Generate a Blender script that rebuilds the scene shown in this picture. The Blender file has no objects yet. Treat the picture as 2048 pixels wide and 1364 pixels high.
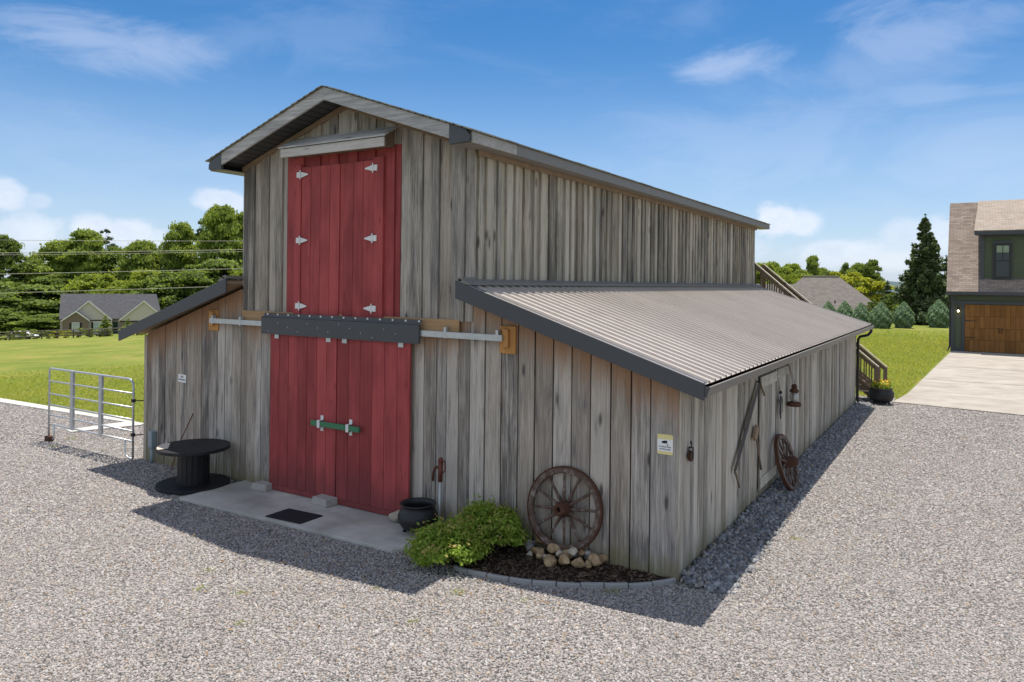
import bpy, bmesh, math, random
import numpy as np
from mathutils import Vector, Matrix, Euler
R = math.radians
random.seed(7)
RNG = np.random.default_rng(11)
scn = bpy.context.scene
COL = scn.collection

# ------------------------------------------------------------------ mesh helpers
class MB:
    """collects simple shapes and links them as ONE mesh object"""
    def __init__(s):
        s.v, s.f, s.c, s.m = [], [], [], []
    def add(s, vs, fs, cs=None, m=0):
        o = len(s.v)
        s.v += [tuple(p) for p in vs]
        s.f += [tuple(i + o for i in f) for f in fs]
        s.m += [m] * len(fs)
        if cs is None:
            r = random.random()
            cs = [(r, 9.0, 9.0, 1.0)] * len(vs)
        s.c += cs
    def hexa(s, p, cs=None, m=0):
        # p: 4 bottom (ccw from above) then 4 top
        s.add(p, [(3, 2, 1, 0), (4, 5, 6, 7), (0, 1, 5, 4), (1, 2, 6, 5), (2, 3, 7, 6), (3, 0, 4, 7)], cs, m)
    def box(s, x0, x1, y0, y1, z0, z1, cs=None, m=0):
        s.hexa([(x0, y0, z0), (x1, y0, z0), (x1, y1, z0), (x0, y1, z0), (x0, y0, z1), (x1, y0, z1), (x1, y1, z1), (x0, y1, z1)], cs, m)
    def prism(s, poly, off, m=0):
        n = len(poly)
        off = Vector(off)
        top = [tuple(Vector(p) + off) for p in poly]
        fs = [tuple(range(n))[::-1], tuple(range(n, 2 * n))]
        fs += [(i, (i + 1) % n, n + (i + 1) % n, n + i) for i in range(n)]
        s.add(list(poly) + top, fs, None, m)
    def tube(s, pts, rad, n=8, m=0, caps=True):
        pts = [Vector(p) for p in pts]
        k = len(pts)
        rads = rad if isinstance(rad, (list, tuple)) else [rad] * k
        vs, fs = [], []
        ref = None
        for i, p in enumerate(pts):
            d = (pts[min(i + 1, k - 1)] - pts[max(i - 1, 0)])
            d.normalize()
            if ref is None:
                ref = Vector((0, 0, 1)) if abs(d.z) < .9 else Vector((1, 0, 0))
            a = (ref - d * ref.dot(d)); a.normalize()
            b = d.cross(a)
            ref = a
            for j in range(n):
                t = 2 * math.pi * j / n
                vs.append(p + (a * math.cos(t) + b * math.sin(t)) * rads[i])
        for i in range(k - 1):
            for j in range(n):
                fs.append((i * n + j, i * n + (j + 1) % n, (i + 1) * n + (j + 1) % n, (i + 1) * n + j))
        if caps:
            fs.append(tuple(range(n))[::-1]); fs.append(tuple(range((k - 1) * n, k * n)))
        s.add(vs, fs, None, m)
    def lathe(s, prof, n=24, c=(0, 0, 0), axis='z', m=0, wob=0):
        # prof: (radius, height) list
        vs, fs = [], []
        for (r, h) in prof:
            for j in range(n):
                t = 2 * math.pi * j / n
                if axis == 'z': q = (r * math.cos(t), r * math.sin(t), h)
                elif axis == 'y': q = (r * math.cos(t), h, r * math.sin(t))
                else: q = (h, r * math.cos(t), r * math.sin(t))
                vs.append((q[0] + c[0], q[1] + c[1], q[2] + c[2]))
        k = len(prof)
        for i in range(k - 1):
            for j in range(n):
                fs.append((i * n + j, i * n + (j + 1) % n, (i + 1) * n + (j + 1) % n, (i + 1) * n + j))
        if prof[0] == prof[-1]: prof = [(0, 0)] * k
        if prof[0][0] > 1e-5: fs.append(tuple(range(n))[::-1])
        if prof[-1][0] > 1e-5: fs.append(tuple(range((k - 1) * n, k * n)))
        s.add(vs, fs, None, m)
    def build(s, name, mat, parent=None, smooth=False, bevel=0, world=None, seg=1):
        me = bpy.data.meshes.new(name)
        me.from_pydata(s.v, [], s.f)
        a = me.attributes.new('bd', 'FLOAT_COLOR', 'POINT')
        a.data.foreach_set('color', np.array(s.c, dtype=np.float32).ravel())
        mats = mat if isinstance(mat, (list, tuple)) else [mat]
        for mm in mats: me.materials.append(mm)
        if len(mats) > 1: me.polygons.foreach_set('material_index', s.m)
        bm = bmesh.new(); bm.from_mesh(me)
        bmesh.ops.recalc_face_normals(bm, faces=bm.faces)
        bm.to_mesh(me); bm.free()
        if smooth: me.polygons.foreach_set('use_smooth', [True] * len(me.polygons))
        o = bpy.data.objects.new(name, me); COL.objects.link(o)
        if parent is not None: o.parent = parent
        if bevel:
            b = o.modifiers.new('bevel', 'BEVEL'); b.width = bevel; b.segments = seg; b.limit_method = 'ANGLE'; b.angle_limit = R(40)
        return o

def tag(o, label=None, cat=None, group=None, kind=None):
    if label: o['label'] = label
    if cat: o['category'] = cat
    if group: o['group'] = group
    if kind: o['kind'] = kind
    return o
def thing(name, label, cat, loc=(0, 0, 0), rz=0, group=None, rot=None):
    o = bpy.data.objects.new(name, None); COL.objects.link(o)
    o.location = loc; o.rotation_euler = rot if rot else (0, 0, rz)
    o.empty_display_size = .2
    return tag(o, label, cat, group)
def copy_tree(o, parent=None):
    c = o.copy(); COL.objects.link(c)
    c.parent = parent
    for ch in o.children: copy_tree(ch, c)
    return c
def raw_mesh(name, verts, faces_flat, per, mat, colors=None, smooth=False):
    """fast numpy mesh: faces_flat (nf, per)"""
    me = bpy.data.meshes.new(name)
    nv, nf = len(verts), len(faces_flat)
    me.vertices.add(nv); me.vertices.foreach_set('co', np.asarray(verts, np.float32).ravel())
    me.loops.add(nf * per); me.loops.foreach_set('vertex_index', np.asarray(faces_flat, np.int32).ravel())
    me.polygons.add(nf)
    me.polygons.foreach_set('loop_start', np.arange(0, nf * per, per, dtype=np.int32))
    me.polygons.foreach_set('loop_total', np.full(nf, per, np.int32))
    if colors is not None:
        a = me.attributes.new('bd', 'FLOAT_COLOR', 'POINT')
        a.data.foreach_set('color', np.asarray(colors, np.float32).ravel())
    me.materials.append(mat)
    me.update(calc_edges=True)
    if smooth: me.polygons.foreach_set('use_smooth', [True] * nf)
    return me
def link(name, me, parent=None):
    o = bpy.data.objects.new(name, me); COL.objects.link(o)
    if parent is not None: o.parent = parent
    return o

# ------------------------------------------------------------------ material helpers
class NT:
    def __init__(s, name):
        s.mat = bpy.data.materials.new(name); s.mat.use_nodes = True
        s.t = s.mat.node_tree; s.t.nodes.clear()
        s.out = s.n('ShaderNodeOutputMaterial'); s.b = s.n('ShaderNodeBsdfPrincipled')
        s.l(s.b.outputs[0], s.out.inputs[0])
        s.b.inputs['Specular IOR Level'].default_value = .25
    def n(s, t, **k):
        q = s.t.nodes.new(t)
        for a, b in k.items(): setattr(q, a, b)
        return q
    def l(s, a, b): s.t.links.new(a, b)
    def val(s, x, sock):
        if isinstance(x, (int, float)): sock.default_value = x
        elif isinstance(x, (tuple, list)):
            sock.default_value = tuple(x) + ((1,) if len(x) == 3 and len(sock.default_value) == 4 else ())
        else: s.l(x, sock)
    def math(s, op, a, b=0.0, c=None, clamp=False):
        q = s.n('ShaderNodeMath', operation=op, use_clamp=clamp)
        s.val(a, q.inputs[0]); s.val(b, q.inputs[1])
        if c is not None: s.val(c, q.inputs[2])
        return q.outputs[0]
    def mix(s, f, a, b, blend='MIX'):
        q = s.n('ShaderNodeMix', data_type='RGBA', blend_type=blend)
        s.val(f, q.inputs[0]); s.val(a, q.inputs[6]); s.val(b, q.inputs[7])
        return q.outputs[2]
    def step(s, x, lo, hi, a=0.0, b=1.0):
        q = s.n('ShaderNodeMapRange', interpolation_type='SMOOTHSTEP')
        s.val(x, q.inputs[0]); q.inputs[1].default_value = lo; q.inputs[2].default_value = hi
        q.inputs[3].default_value = a; q.inputs[4].default_value = b
        return q.outputs[0]
    def lin(s, x, lo, hi, a=0.0, b=1.0):
        q = s.n('ShaderNodeMapRange'); s.val(x, q.inputs[0])
        q.inputs[1].default_value = lo; q.inputs[2].default_value = hi; q.inputs[3].default_value = a; q.inputs[4].default_value = b
        return q.outputs[0]
    def attr(s):
        a = s.n('ShaderNodeAttribute', attribute_name='bd')
        q = s.n('ShaderNodeSeparateColor'); s.l(a.outputs[0], q.inputs[0])
        return q.outputs[0], q.outputs[1], q.outputs[2]
    def co(s, scale=(1, 1, 1), off=None, kind='Object'):
        tc = s.n('ShaderNodeTexCoord')
        v = tc.outputs[kind]
        if off is not None:
            c = s.n('ShaderNodeCombineXYZ')
            s.l(s.math('MULTIPLY', off, 37.1), c.inputs[0]); s.l(s.math('MULTIPLY', off, 91.7), c.inputs[1]); s.l(s.math('MULTIPLY', off, 53.3), c.inputs[2])
            a = s.n('ShaderNodeVectorMath', operation='ADD'); s.l(v, a.inputs[0]); s.l(c.outputs[0], a.inputs[1]); v = a.outputs[0]
        m = s.n('ShaderNodeMapping'); m.inputs['Scale'].default_value = scale
        s.l(v, m.inputs[0]); return m.outputs[0]
    def noise(s, v, scale=1, detail=4, rough=.55, dist=0):
        q = s.n('ShaderNodeTexNoise'); s.l(v, q.inputs['Vector'])
        q.inputs['Scale'].default_value = scale; q.inputs['Detail'].default_value = detail; q.inputs['Roughness'].default_value = rough; q.inputs['Distortion'].default_value = dist
        return q.outputs[0]
    def voro(s, v, scale=1, feature='F1', rnd=1):
        q = s.n('ShaderNodeTexVoronoi', feature=feature); s.l(v, q.inputs['Vector']); q.inputs['Scale'].default_value = scale
        q.inputs['Randomness'].default_value = rnd
        return q
    def bump(s, h, strength=.3, dist=.01):
        q = s.n('ShaderNodeBump'); s.l(h, q.inputs['Height']); q.inputs['Strength'].default_value = strength; q.inputs['Distance'].default_value = dist
        s.l(q.outputs[0], s.b.inputs['Normal'])
    def done(s, col=None, rough=None, metal=None, spec=None):
        if col is not None: s.val(col, s.b.inputs['Base Color'])
        if rough is not None: s.val(rough, s.b.inputs['Roughness'])
        if metal is not None: s.b.inputs['Metallic'].default_value = metal
        if spec is not None: s.b.inputs['Specular IOR Level'].default_value = spec
        return s.mat

def wood(name, dark, light, stain=1.0, fresh=0.0, moss=0.0, freshcol=(.33, .19, .10), horiz=False, knots=1.0, freshlen=.5):
    t = NT(name); r, top, bot = t.attr()
    def sc(a, b): return (b, a, a) if horiz else (a, a, b)
    n1 = t.noise(t.co(sc(5, .9), r), 1, 3)
    n2 = t.noise(t.co(sc(38, 1.0), r), 1, 6, .72, .5)
    n3 = t.noise(t.co(sc(85, 2.6), r), 1, 5, .75)
    v = t.math('ADD', t.math('MULTIPLY', n1, .25), t.math('MULTIPLY', n2, .42))
    v = t.math('ADD', v, t.math('MULTIPLY', n3, .36))
    v = t.math('ADD', v, t.math('MULTIPLY', t.math('SUBTRACT', r, .5), .15))
    c = t.mix(t.step(v, .385, .625), dark, light)
    # brown / blue-grey drift from board to board
    r2 = t.math('FRACT', t.math('MULTIPLY', r, 7.31))
    c = t.mix(t.math('MULTIPLY', t.step(r2, .45, 1), .35), c, (light[0] * .80, light[1] * .73, light[2] * .64))
    r3 = t.math('FRACT', t.math('MULTIPLY', r, 13.7))
    c = t.mix(t.math('MULTIPLY', t.step(r3, .6, 1), .28), c, (light[0] * .62, light[1] * .66, light[2] * .74))
    if stain:
        st = t.noise(t.co(sc(4.5, .75), r), 1.3, 4, .6, .3)
        st2 = t.noise(t.co(sc(26, 1.4), r), 1, 4)
        m = t.math('MULTIPLY', t.step(st, .52, .72), t.step(st2, .35, .65))
        c = t.mix(t.math('MULTIPLY', m, .85 * stain), c, (.060, .060, .075))
    if knots:
        k = t.voro(t.co(sc(5.2, 1.5), r), 1)
        sep = t.n('ShaderNodeSeparateColor'); t.l(k.outputs['Color'], sep.inputs[0])
        kk = t.math('MULTIPLY', t.step(k.outputs['Distance'], .2, .06), t.math('GREATER_THAN', sep.outputs[0], .66))
        c = t.mix(t.math('MULTIPLY', kk, .75 * knots), c, (.035, .032, .035))
    if fresh:
        f = t.math('ADD', top, t.math('MULTIPLY', t.math('SUBTRACT', t.noise(t.co(sc(9, .8), r), 1, 4), .5), .9 * freshlen))
        f = t.math('MULTIPLY', t.step(f, freshlen, freshlen * .1), fresh)
        c = t.mix(f, c, t.mix(n2, tuple(q * .75 for q in freshcol), tuple(q * 1.25 for q in freshcol)))
    if moss:
        f = t.math('ADD', bot, t.math('MULTIPLY', t.math('SUBTRACT', t.noise(t.co((7, 7, 2.2), r), 1, 4), .5), .7))
        f = t.math('MULTIPLY', t.step(f, .42, .02), moss)
        c = t.mix(f, c, (.185, .165, .075))
    t.bump(t.math('ADD', n2, t.math('MULTIPLY', n3, .6)), .35, .006)
    return t.done(c, .85, spec=.15)

def plain(name, col, rough=.6, metal=0, var=.15, scale=6, bump=0, spec=.3):
    t = NT(name); r, a, b = t.attr()
    n = t.noise(t.co((1, 1, 1), r), scale, 5, .6)
    c = t.mix(n, tuple(q * (1 - var) for q in col), tuple(min(1, q * (1 + var)) for q in col))
    if bump: t.bump(t.noise(t.co(), scale * 12, 4), bump, .004)
    return t.done(c, rough, metal, spec)

M = {}
M['wood'] = wood('weathered_grey_boards', (.125, .111, .096), (.54, .49, .425), 1.0, fresh=.95, moss=.75, freshlen=.75, freshcol=(.34, .20, .115))
M['wood_hi'] = wood('weathered_upper_boards', (.112, .100, .086), (.48, .43, .365), .75, fresh=.3, freshlen=.25, freshcol=(.30, .21, .13))
M['wood_side'] = wood('weathered_side_boards', (.175, .156, .126), (.60, .54, .445), .5, fresh=.25, moss=.6, freshcol=(.36, .29, .2))
M['wood_clere'] = wood('weathered_clerestory_boards', (.118, .105, .084), (.52, .47, .38), .65, fresh=.3, freshlen=.3, freshcol=(.34, .24, .15))
M['wood_trim'] = wood('weathered_trim', (.28, .27, .255), (.60, .58, .55), .5, horiz=True)
M['wood_fresh'] = wood('tan_lumber', (.33, .20, .10), (.52, .34, .18), .1, horiz=True, knots=.6)
M['wood_frieze'] = wood('orange_brown_trim', (.22, .15, .095), (.35, .25, .165), .35, horiz=True, knots=.3)
M['wood_orange'] = wood('orange_lumber', (.42, .20, .065), (.62, .33, .12), .05, knots=.5)
M['wood_brown'] = wood('brown_stained_lumber', (.115, .085, .058), (.22, .165, .115), .2, knots=.3)
M['wood_light'] = wood('light_lumber', (.36, .31, .235), (.60, .54, .44), .2, knots=.5)
M['wood_batten'] = wood('pale_door_batten', (.30, .28, .23), (.62, .57, .47), .3, horiz=True, knots=.4)
M['gap'] = plain('dark_board_gap', (.012, .011, .010), .95)
def red_paint():
    t = NT('barn_red_paint'); r, top, bot = t.attr()
    n2 = t.noise(t.co((30, 30, 1.0), r), 1, 5, .6, .3); n1 = t.noise(t.co((3, 3, 1.2), r), 1, 4)
    n3 = t.noise(t.co((190, 190, 7), r), 1, 3)
    v = t.math('ADD', t.math('MULTIPLY', n1, .5), t.math('ADD', t.math('MULTIPLY', n2, .35), t.math('MULTIPLY', t.math('SUBTRACT', r, .5), .17)))
    c = t.mix(t.step(v, .26, .60), (.230, .038, .038), (.430, .078, .076))
    k = t.voro(t.co((6, 6, 1.6), r), 1)
    c = t.mix(t.math('MULTIPLY', t.step(k.outputs['Distance'], .16, .05), .45), c, (.10, .014, .018))
    f = t.math('ADD', bot, t.math('MULTIPLY', t.math('SUBTRACT', n1, .5), .6))
    c = t.mix(t.math('MULTIPLY', t.step(f, .7, .0), .6), c, (.13, .040, .038))
    t.bump(t.math('ADD', n2, t.math('MULTIPLY', n3, .5)), .3, .005)
    return t.done(c, .62, spec=.25)
M['red'] = red_paint()
M['slate'] = plain('slate_metal_trim', (.066, .068, .072), .42, 0, .1, 3, spec=.4)
M['brown_metal'] = plain('brown_grey_metal', (.20, .185, .165), .5, 0, .1, 3)
M['dark_metal'] = plain('dark_bronze_metal', (.018, .016, .015), .45, spec=.4)
M['soffit'] = None
def soffit():
    t = NT('dark_vinyl_soffit'); g = t.n('ShaderNodeTexWave', wave_type='BANDS', bands_direction='X'); t.l(t.co((1, 1, 1)), g.inputs[0]); g.inputs['Scale'].default_value = 2.2
    c = t.mix(t.step(g.outputs[1], .0, .12), (.012, .012, .012), (.06, .06, .058)); return t.done(c, .6)
M['soffit'] = soffit()
M['galv'] = plain('galvanised_steel', (.52, .54, .55), .38, .55, .22, 9, spec=.5)
M['hinge'] = plain('white_enamel_hinge', (.70, .70, .68), .35, 0, .05)
M['green'] = plain('green_painted_wood', (.055, .19, .095), .55, 0, .2, 20)
M['black'] = plain('black_stained_wood', (.014, .014, .016), .55, 0, .4, 14, bump=.25, spec=.35)
M['iron'] = plain('black_cast_iron', (.018, .018, .019), .5, 0, .4, 10, bump=.3, spec=.4)
M['rust'] = plain('rusty_iron', (.085, .038, .022), .8, 0, .5, 22, bump=.3)
M['oldsteel'] = plain('dark_old_steel', (.034, .034, .036), .6, 0, .4, 16)
M['paper'] = plain('tan_cardboard', (.62, .52, .42), .8, 0, .08)
M['white'] = plain('white_painted_metal', (.80, .80, .80), .4, 0, .04)
M['yellow'] = plain('pale_yellow_print', (.76, .66, .30), .5, 0, .04)
M['ink'] = plain('black_ink', (.02, .02, .022), .6)
M['redbrown'] = plain('red_brown_paint', (.13, .038, .026), .55, 0, .3, 14)
M['chrome'] = plain('pale_pole_metal', (.40, .42, .40), .4, .3, .1)
M['greybox'] = plain('grey_electrical_plastic', (.26, .32, .34), .5, 0, .1)
M['paverblock'] = plain('rough_concrete_block', (.36, .34, .30), .9, 0, .3, 12, bump=.6)
M['edging'] = plain('grey_concrete_edging', (.30, .30, .29), .9, 0, .18, 9, bump=.4)
M['mat'] = plain('black_rubber_mat', (.016, .016, .018), .8, 0, .5, 60, bump=.6)
M['glass_dark'] = plain('dark_window_glass', (.018, .024, .022), .08, 0, .1, spec=.6)
M['lamp_glass'] = plain('clear_lantern_glass', (.45, .45, .42), .15, 0, .1, spec=.5)

def rock_mat(name, a, b):
    t = NT(name); r, q, w = t.attr()
    n = t.noise(t.co((1, 1, 1), r), 9, 6, .65)
    c = t.mix(t.step(n, .35, .65), a, b)
    t.bump(t.noise(t.co(), 40, 5), .5, .01)
    return t.done(c, .85)
M['rock_tan'] = rock_mat('tan_field_stone', (.22, .14, .07), (.45, .325, .19))
M['rock_grey'] = rock_mat('grey_field_stone', (.22, .21, .20), (.40, .385, .36))
M['rock_white'] = rock_mat('pale_field_stone', (.33, .29, .22), (.50, .45, .36))

def metal_roof():
    t = NT('ribbed_metal_roof')
    n = t.noise(t.co((1.2, 3, 1)), 1, 5, .6); n2 = t.noise(t.co((.35, 22, 1)), 1, 5, .65)
    sp_ = t.n('ShaderNodeSeparateXYZ'); t.l(t.co((1, 1, 1)), sp_.inputs[0]); fl = t.math('FLOOR', t.math('DIVIDE', sp_.outputs[1], .916)); wn_ = t.n('ShaderNodeTexWhiteNoise', noise_dimensions='1D'); t.l(fl, wn_.inputs[1])
    c = t.mix(t.math('ADD', t.math('MULTIPLY', n, .6), t.math('MULTIPLY', n2, .4)), (.31, .275, .24), (.50, .445, .395))
    c = t.mix(t.math('MULTIPLY', wn_.outputs[0], .22), c, (.25, .22, .195)); d3 = t.noise(t.co((.9, .9, 1)), 1.4, 6, .65); c = t.mix(t.step(d3, .56, .74, 0, .35), c, (.24, .19, .15))
    return t.done(c, t.lin(n, .3, .7, .38, .52), 0, .55)
M['roofmetal'] = metal_roof()
def shingles(name, a, b, course=.14, tab=.3, rx=1.0):
    t = NT(name)
    br = t.n('ShaderNodeTexBrick'); t.l(t.co((1, 1, 1), kind='UV'), br.inputs['Vector'])
    br.inputs['Scale'].default_value = 1; br.inputs['Brick Width'].default_value = tab; br.inputs['Row Height'].default_value = course
    br.inputs['Mortar Size'].default_value = .008; br.inputs['Bias'].default_value = 0
    br.inputs['Color1'].default_value = (*a, 1); br.inputs['Color2'].default_value = (*b, 1); br.inputs['Mortar'].default_value = (a[0] * .5, a[1] * .5, a[2] * .5, 1)
    n = t.noise(t.co((1, 1, 1)), 60, 3); n2 = t.noise(t.co(), .6, 4)
    c = t.mix(t.lin(n, .3, .7, .0, .5), br.outputs[0], tuple(q * .55 for q in a))
    c = t.mix(t.lin(n2, .3, .7, 0, .35), c, tuple(q * .7 for q in b))
    return t.done(c, .9, spec=.15)
M['shingle_brown'] = shingles('brown_shingles', (.20, .155, .125), (.38, .31, .26), .16, .34)
M['shingle_tan'] = shingles('light_tan_shingles', (.30, .25, .205), (.43, .365, .30), .15, .3)
M['shingle_grey'] = shingles('grey_brown_shingles', (.17, .15, .135), (.26, .235, .21), .16, .4)
M['shingle_dark'] = shingles('charcoal_shingles', (.085, .085, .092), (.135, .135, .145), .2, .5)
M['shingle_moss'] = shingles('weathered_mossy_shingles', (.27, .25, .18), (.42, .39, .30), .14, .3)

def concrete(name, a, b, joints=None):
    t = NT(name)
    n = t.noise(t.co((1, 1, 1)), 1.1, 6, .6, .3); n2 = t.noise(t.co((.35, 1.6, 1)), 1, 4); n3 = t.noise(t.co(), 90, 3)
    v = t.math('ADD', t.math('MULTIPLY', n, .5), t.math('ADD', t.math('MULTIPLY', n2, .35), t.math('MULTIPLY', n3, .15)))
    c = t.mix(t.step(v, .36, .64), a, b)
    t.bump(n3, .15, .004)
    return t.done(c, .9, spec=.2)
M['concrete'] = concrete('pad_concrete', (.30, .285, .25), (.54, .52, .47))
M['drive'] = concrete('driveway_concrete', (.29, .255, .21), (.40, .365, .315))
M['strip'] = concrete('pale_concrete_strip', (.42, .40, .37), (.54, .52, .48))

def gravel_ground():
    t = NT('gravel_bed'); co = t.co((1, 1, 1))
    v1 = t.voro(co, 42); v2 = t.voro(co, 75)
    s1 = t.n('ShaderNodeSeparateColor'); t.l(v1.outputs['Color'], s1.inputs[0])
    c = t.mix(s1.outputs[0], (.18, .17, .157), (.40, .375, .35))
    c = t.mix(t.math('MULTIPLY', t.math('GREATER_THAN', s1.outputs[1], .75), .6), c, (.36, .29, .255))
    c = t.mix(t.step(v1.outputs['Distance'], .40, .70), c, (.07, .066, .062))
    n = t.noise(co, .5, 5); c = t.mix(t.lin(n, .35, .7, 0, .3), c, (.36, .34, .32))
    dirt = t.noise(t.co((1, 1, 1)), 1.7, 5, .6); c = t.mix(t.math('MULTIPLY', t.step(dirt, .68, .78), .5), c, (.30, .22, .14))
    h = t.math('SUBTRACT', 1.0, v1.outputs['Distance'])
    t.bump(t.math('ADD', h, t.math('MULTIPLY', v2.outputs['Distance'], .5)), 1.0, .02)
    return t.done(c, .9, spec=.15)
M['gravel'] = gravel_ground()
def stone_mat(name, cols, dirt=True):
    t = NT(name); r, a, b = t.attr()
    ramp = t.n('ShaderNodeValToRGB'); ramp.color_ramp.interpolation = 'CONSTANT'
    els = ramp.color_ramp.elements
    for i, (p, q) in enumerate(cols):
        e = els[i] if i < 2 else els.new(p)
        e.position = p; e.color = (*q, 1)
    t.l(r, ramp.inputs[0])
    n = t.noise(t.co(), 70, 4)
    c = t.mix(t.lin(n, .3, .7, 0, .35), ramp.outputs[0], (.25, .24, .23))
    if dirt:
        d = t.noise(t.co(), 1.3, 6, .65); c = t.mix(t.math('MULTIPLY', t.step(d, .60, .76), .55), c, (.29, .21, .13))
        d2 = t.noise(t.co((.5, .8, 1)), .7, 4, .6); c = t.mix(t.lin(d2, .40, .68, 0, .38), c, (.30, .265, .235))
    return t.done(c, .85, spec=.2)
M['pebble'] = stone_mat('grey_gravel_stones', [(0, (.49, .467, .44)), (.13, (.39, .368, .345)), (.36, (.315, .293, .275)), (.54, (.39, .33, .298)), (.70, (.245, .228, .215)), (.83, (.15, .142, .138)), (.94, (.33, .245, .165))])
M['ripstone'] = stone_mat('dark_drip_stones', [(0, (.24, .25, .26)), (.25, (.16, .17, .18)), (.5, (.34, .345, .35)), (.7, (.11, .115, .125)), (.9, (.30, .26, .21))], False)

def grass_ground():
    t = NT('lawn_grass'); co = t.co((1, 1, 1))
    n = t.noise(co, .16, 6, .6, .2); n2 = t.noise(co, 2.2, 5, .65); n3 = t.noise(t.co((1, 1, 1)), 30, 4, .7)
    v = t.math('ADD', t.math('MULTIPLY', n, .45), t.math('ADD', t.math('MULTIPLY', n2, .3), t.math('MULTIPLY', n3, .25)))
    c = t.mix(t.step(v, .36, .64), (.100, .150, .022), (.225, .240, .050))
    c = t.mix(t.math('MULTIPLY', t.step(t.noise(co, .33, 5, .6), .50, .70), .75), c, (.30, .235, .075))
    st = t.n('ShaderNodeTexWave', wave_type='BANDS', bands_direction='Y'); t.l(t.co((.1, .42, 1)), st.inputs[0]); st.inputs['Distortion'].default_value = 1.5
    c = t.mix(t.math('MULTIPLY', st.outputs[1], .13), c, (.28, .30, .06))
    t.bump(n3, .8, .05)
    return t.done(c, .95, spec=.1)
M['grass'] = grass_ground()
def leaf_mat(name, a, b, tip=None, trans=.45):
    t = NT(name); r, g, w = t.attr()
    c = t.mix(r, a, b)
    if tip: c = t.mix(g, c, tip)
    t.val(c, t.b.inputs['Base Color']); t.b.inputs['Roughness'].default_value = .6; t.b.inputs['Specular IOR Level'].default_value = .2
    tr = t.n('ShaderNodeBsdfTranslucent'); t.l(t.mix(.5, c, (min(1, b[0] * 1.8), min(1, b[1] * 1.7), b[2] * .9)), tr.inputs[0])
    mx = t.n('ShaderNodeMixShader'); mx.inputs[0].default_value = trans
    t.l(t.b.outputs[0], mx.inputs[1]); t.l(tr.outputs[0], mx.inputs[2]); t.l(mx.outputs[0], t.out.inputs[0])
    return t.mat
M['leaf'] = leaf_mat('broadleaf_green', (.10, .15, .028), (.31, .385, .08))
M['leaf_dark'] = leaf_mat('dark_broadleaf_green', (.07, .11, .026), (.22, .29, .065))
M['leaf_bright'] = leaf_mat('bright_green', (.15, .22, .03), (.30, .36, .055))
M['leaf_yellow'] = leaf_mat('yellow_green', (.24, .28, .025), (.44, .45, .05))
M['pine_leaf'] = leaf_mat('pine_green', (.055, .085, .035), (.12, .155, .06), trans=.15)
M['spruce'] = leaf_mat('dark_spruce_needles', (.055, .085, .035), (.17, .215, .09), trans=.12)
M['bluespruce'] = leaf_mat('blue_green_needles', (.12, .20, .105), (.30, .41, .225), trans=.15)
M['spirea'] = leaf_mat('spirea_leaves', (.13, .22, .03), (.32, .43, .07), (.52, .36, .15))
M['blade'] = leaf_mat('grass_blades', (.18, .255, .035), (.36, .385, .07), (.46, .39, .16), .45)
M['flower'] = plain('yellow_petals', (.75, .48, .03), .6)
M['bark'] = plain('grey_brown_bark', (.12, .095, .07), .9, 0, .35, 8, bump=.5)
M['mulch'] = None
def mulch():
    t = NT('dark_bark_mulch'); co = t.co((1, 1, 1)); v = t.voro(t.co((40, 90, 40)), 1); s = t.n('ShaderNodeSeparateColor'); t.l(v.outputs['Color'], s.inputs[0])
    c = t.mix(s.outputs[0], (.018, .013, .010), (.085, .058, .040)); n = t.noise(co, 25, 5)
    t.bump(t.math('ADD', v.outputs['Distance'], n), 1.0, .03); return t.done(c, .95, spec=.1)
M['mulch'] = mulch()
M['garage_green'] = plain('green_siding', (.085, .100, .066), .7, 0, .08, 4)
def shake():
    t = NT('green_shake_siding'); br = t.n('ShaderNodeTexBrick'); t.l(t.co((1, 1, 1), kind='UV'), br.inputs['Vector'])
    br.inputs['Scale'].default_value = 1; br.inputs['Brick Width'].default_value = .16; br.inputs['Row Height'].default_value = .18; br.inputs['Mortar Size'].default_value = .008
    br.inputs['Color1'].default_value = (.088, .105, .066, 1); br.inputs['Color2'].default_value = (.078, .094, .058, 1); br.inputs['Mortar'].default_value = (.055, .068, .042, 1)
    return t.done(br.outputs[0], .75)
M['shake'] = shake()
M['greytrim'] = plain('blue_grey_trim_paint', (.060, .065, .072), .55)
M['garage_door'] = wood('orange_stained_door', (.155, .070, .023), (.26, .125, .042), 0, knots=0)
M['tan'] = plain('tan_siding', (.52, .465, .41), .8, 0, .06, 3)
def brickm():
    t = NT('brown_brick'); br = t.n('ShaderNodeTexBrick'); t.l(t.co((1, 1, 1), kind='UV'), br.inputs['Vector'])
    br.inputs['Scale'].default_value = 1; br.inputs['Brick Width'].default_value = .24; br.inputs['Row Height'].default_value = .08; br.inputs['Mortar Size'].default_value = .01
    br.inputs['Color1'].default_value = (.19, .125, .085, 1); br.inputs['Color2'].default_value = (.13, .088, .062, 1); br.inputs['Mortar'].default_value = (.28, .25, .21, 1)
    return t.done(br.outputs[0], .85)
M['brick'] = brickm()
M['whitetrim'] = plain('white_trim', (.74, .73, .69), .6)
M['pane'] = plain('pale_window_pane', (.38, .44, .43), .2, spec=.5)
M['black_fence'] = plain('dark_brown_fence', (.12, .10, .088), .85)
M['wire'] = plain('pale_cable', (.44, .42, .35), .6)
M['carpaint'] = plain('white_car_paint', (.82, .82, .82), .25, spec=.5)
M['tyre'] = plain('black_rubber', (.02, .02, .02), .8)
M['hill'] = plain('wooded_hill', (.075, .105, .105), 1, 0, .25, .01)

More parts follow.
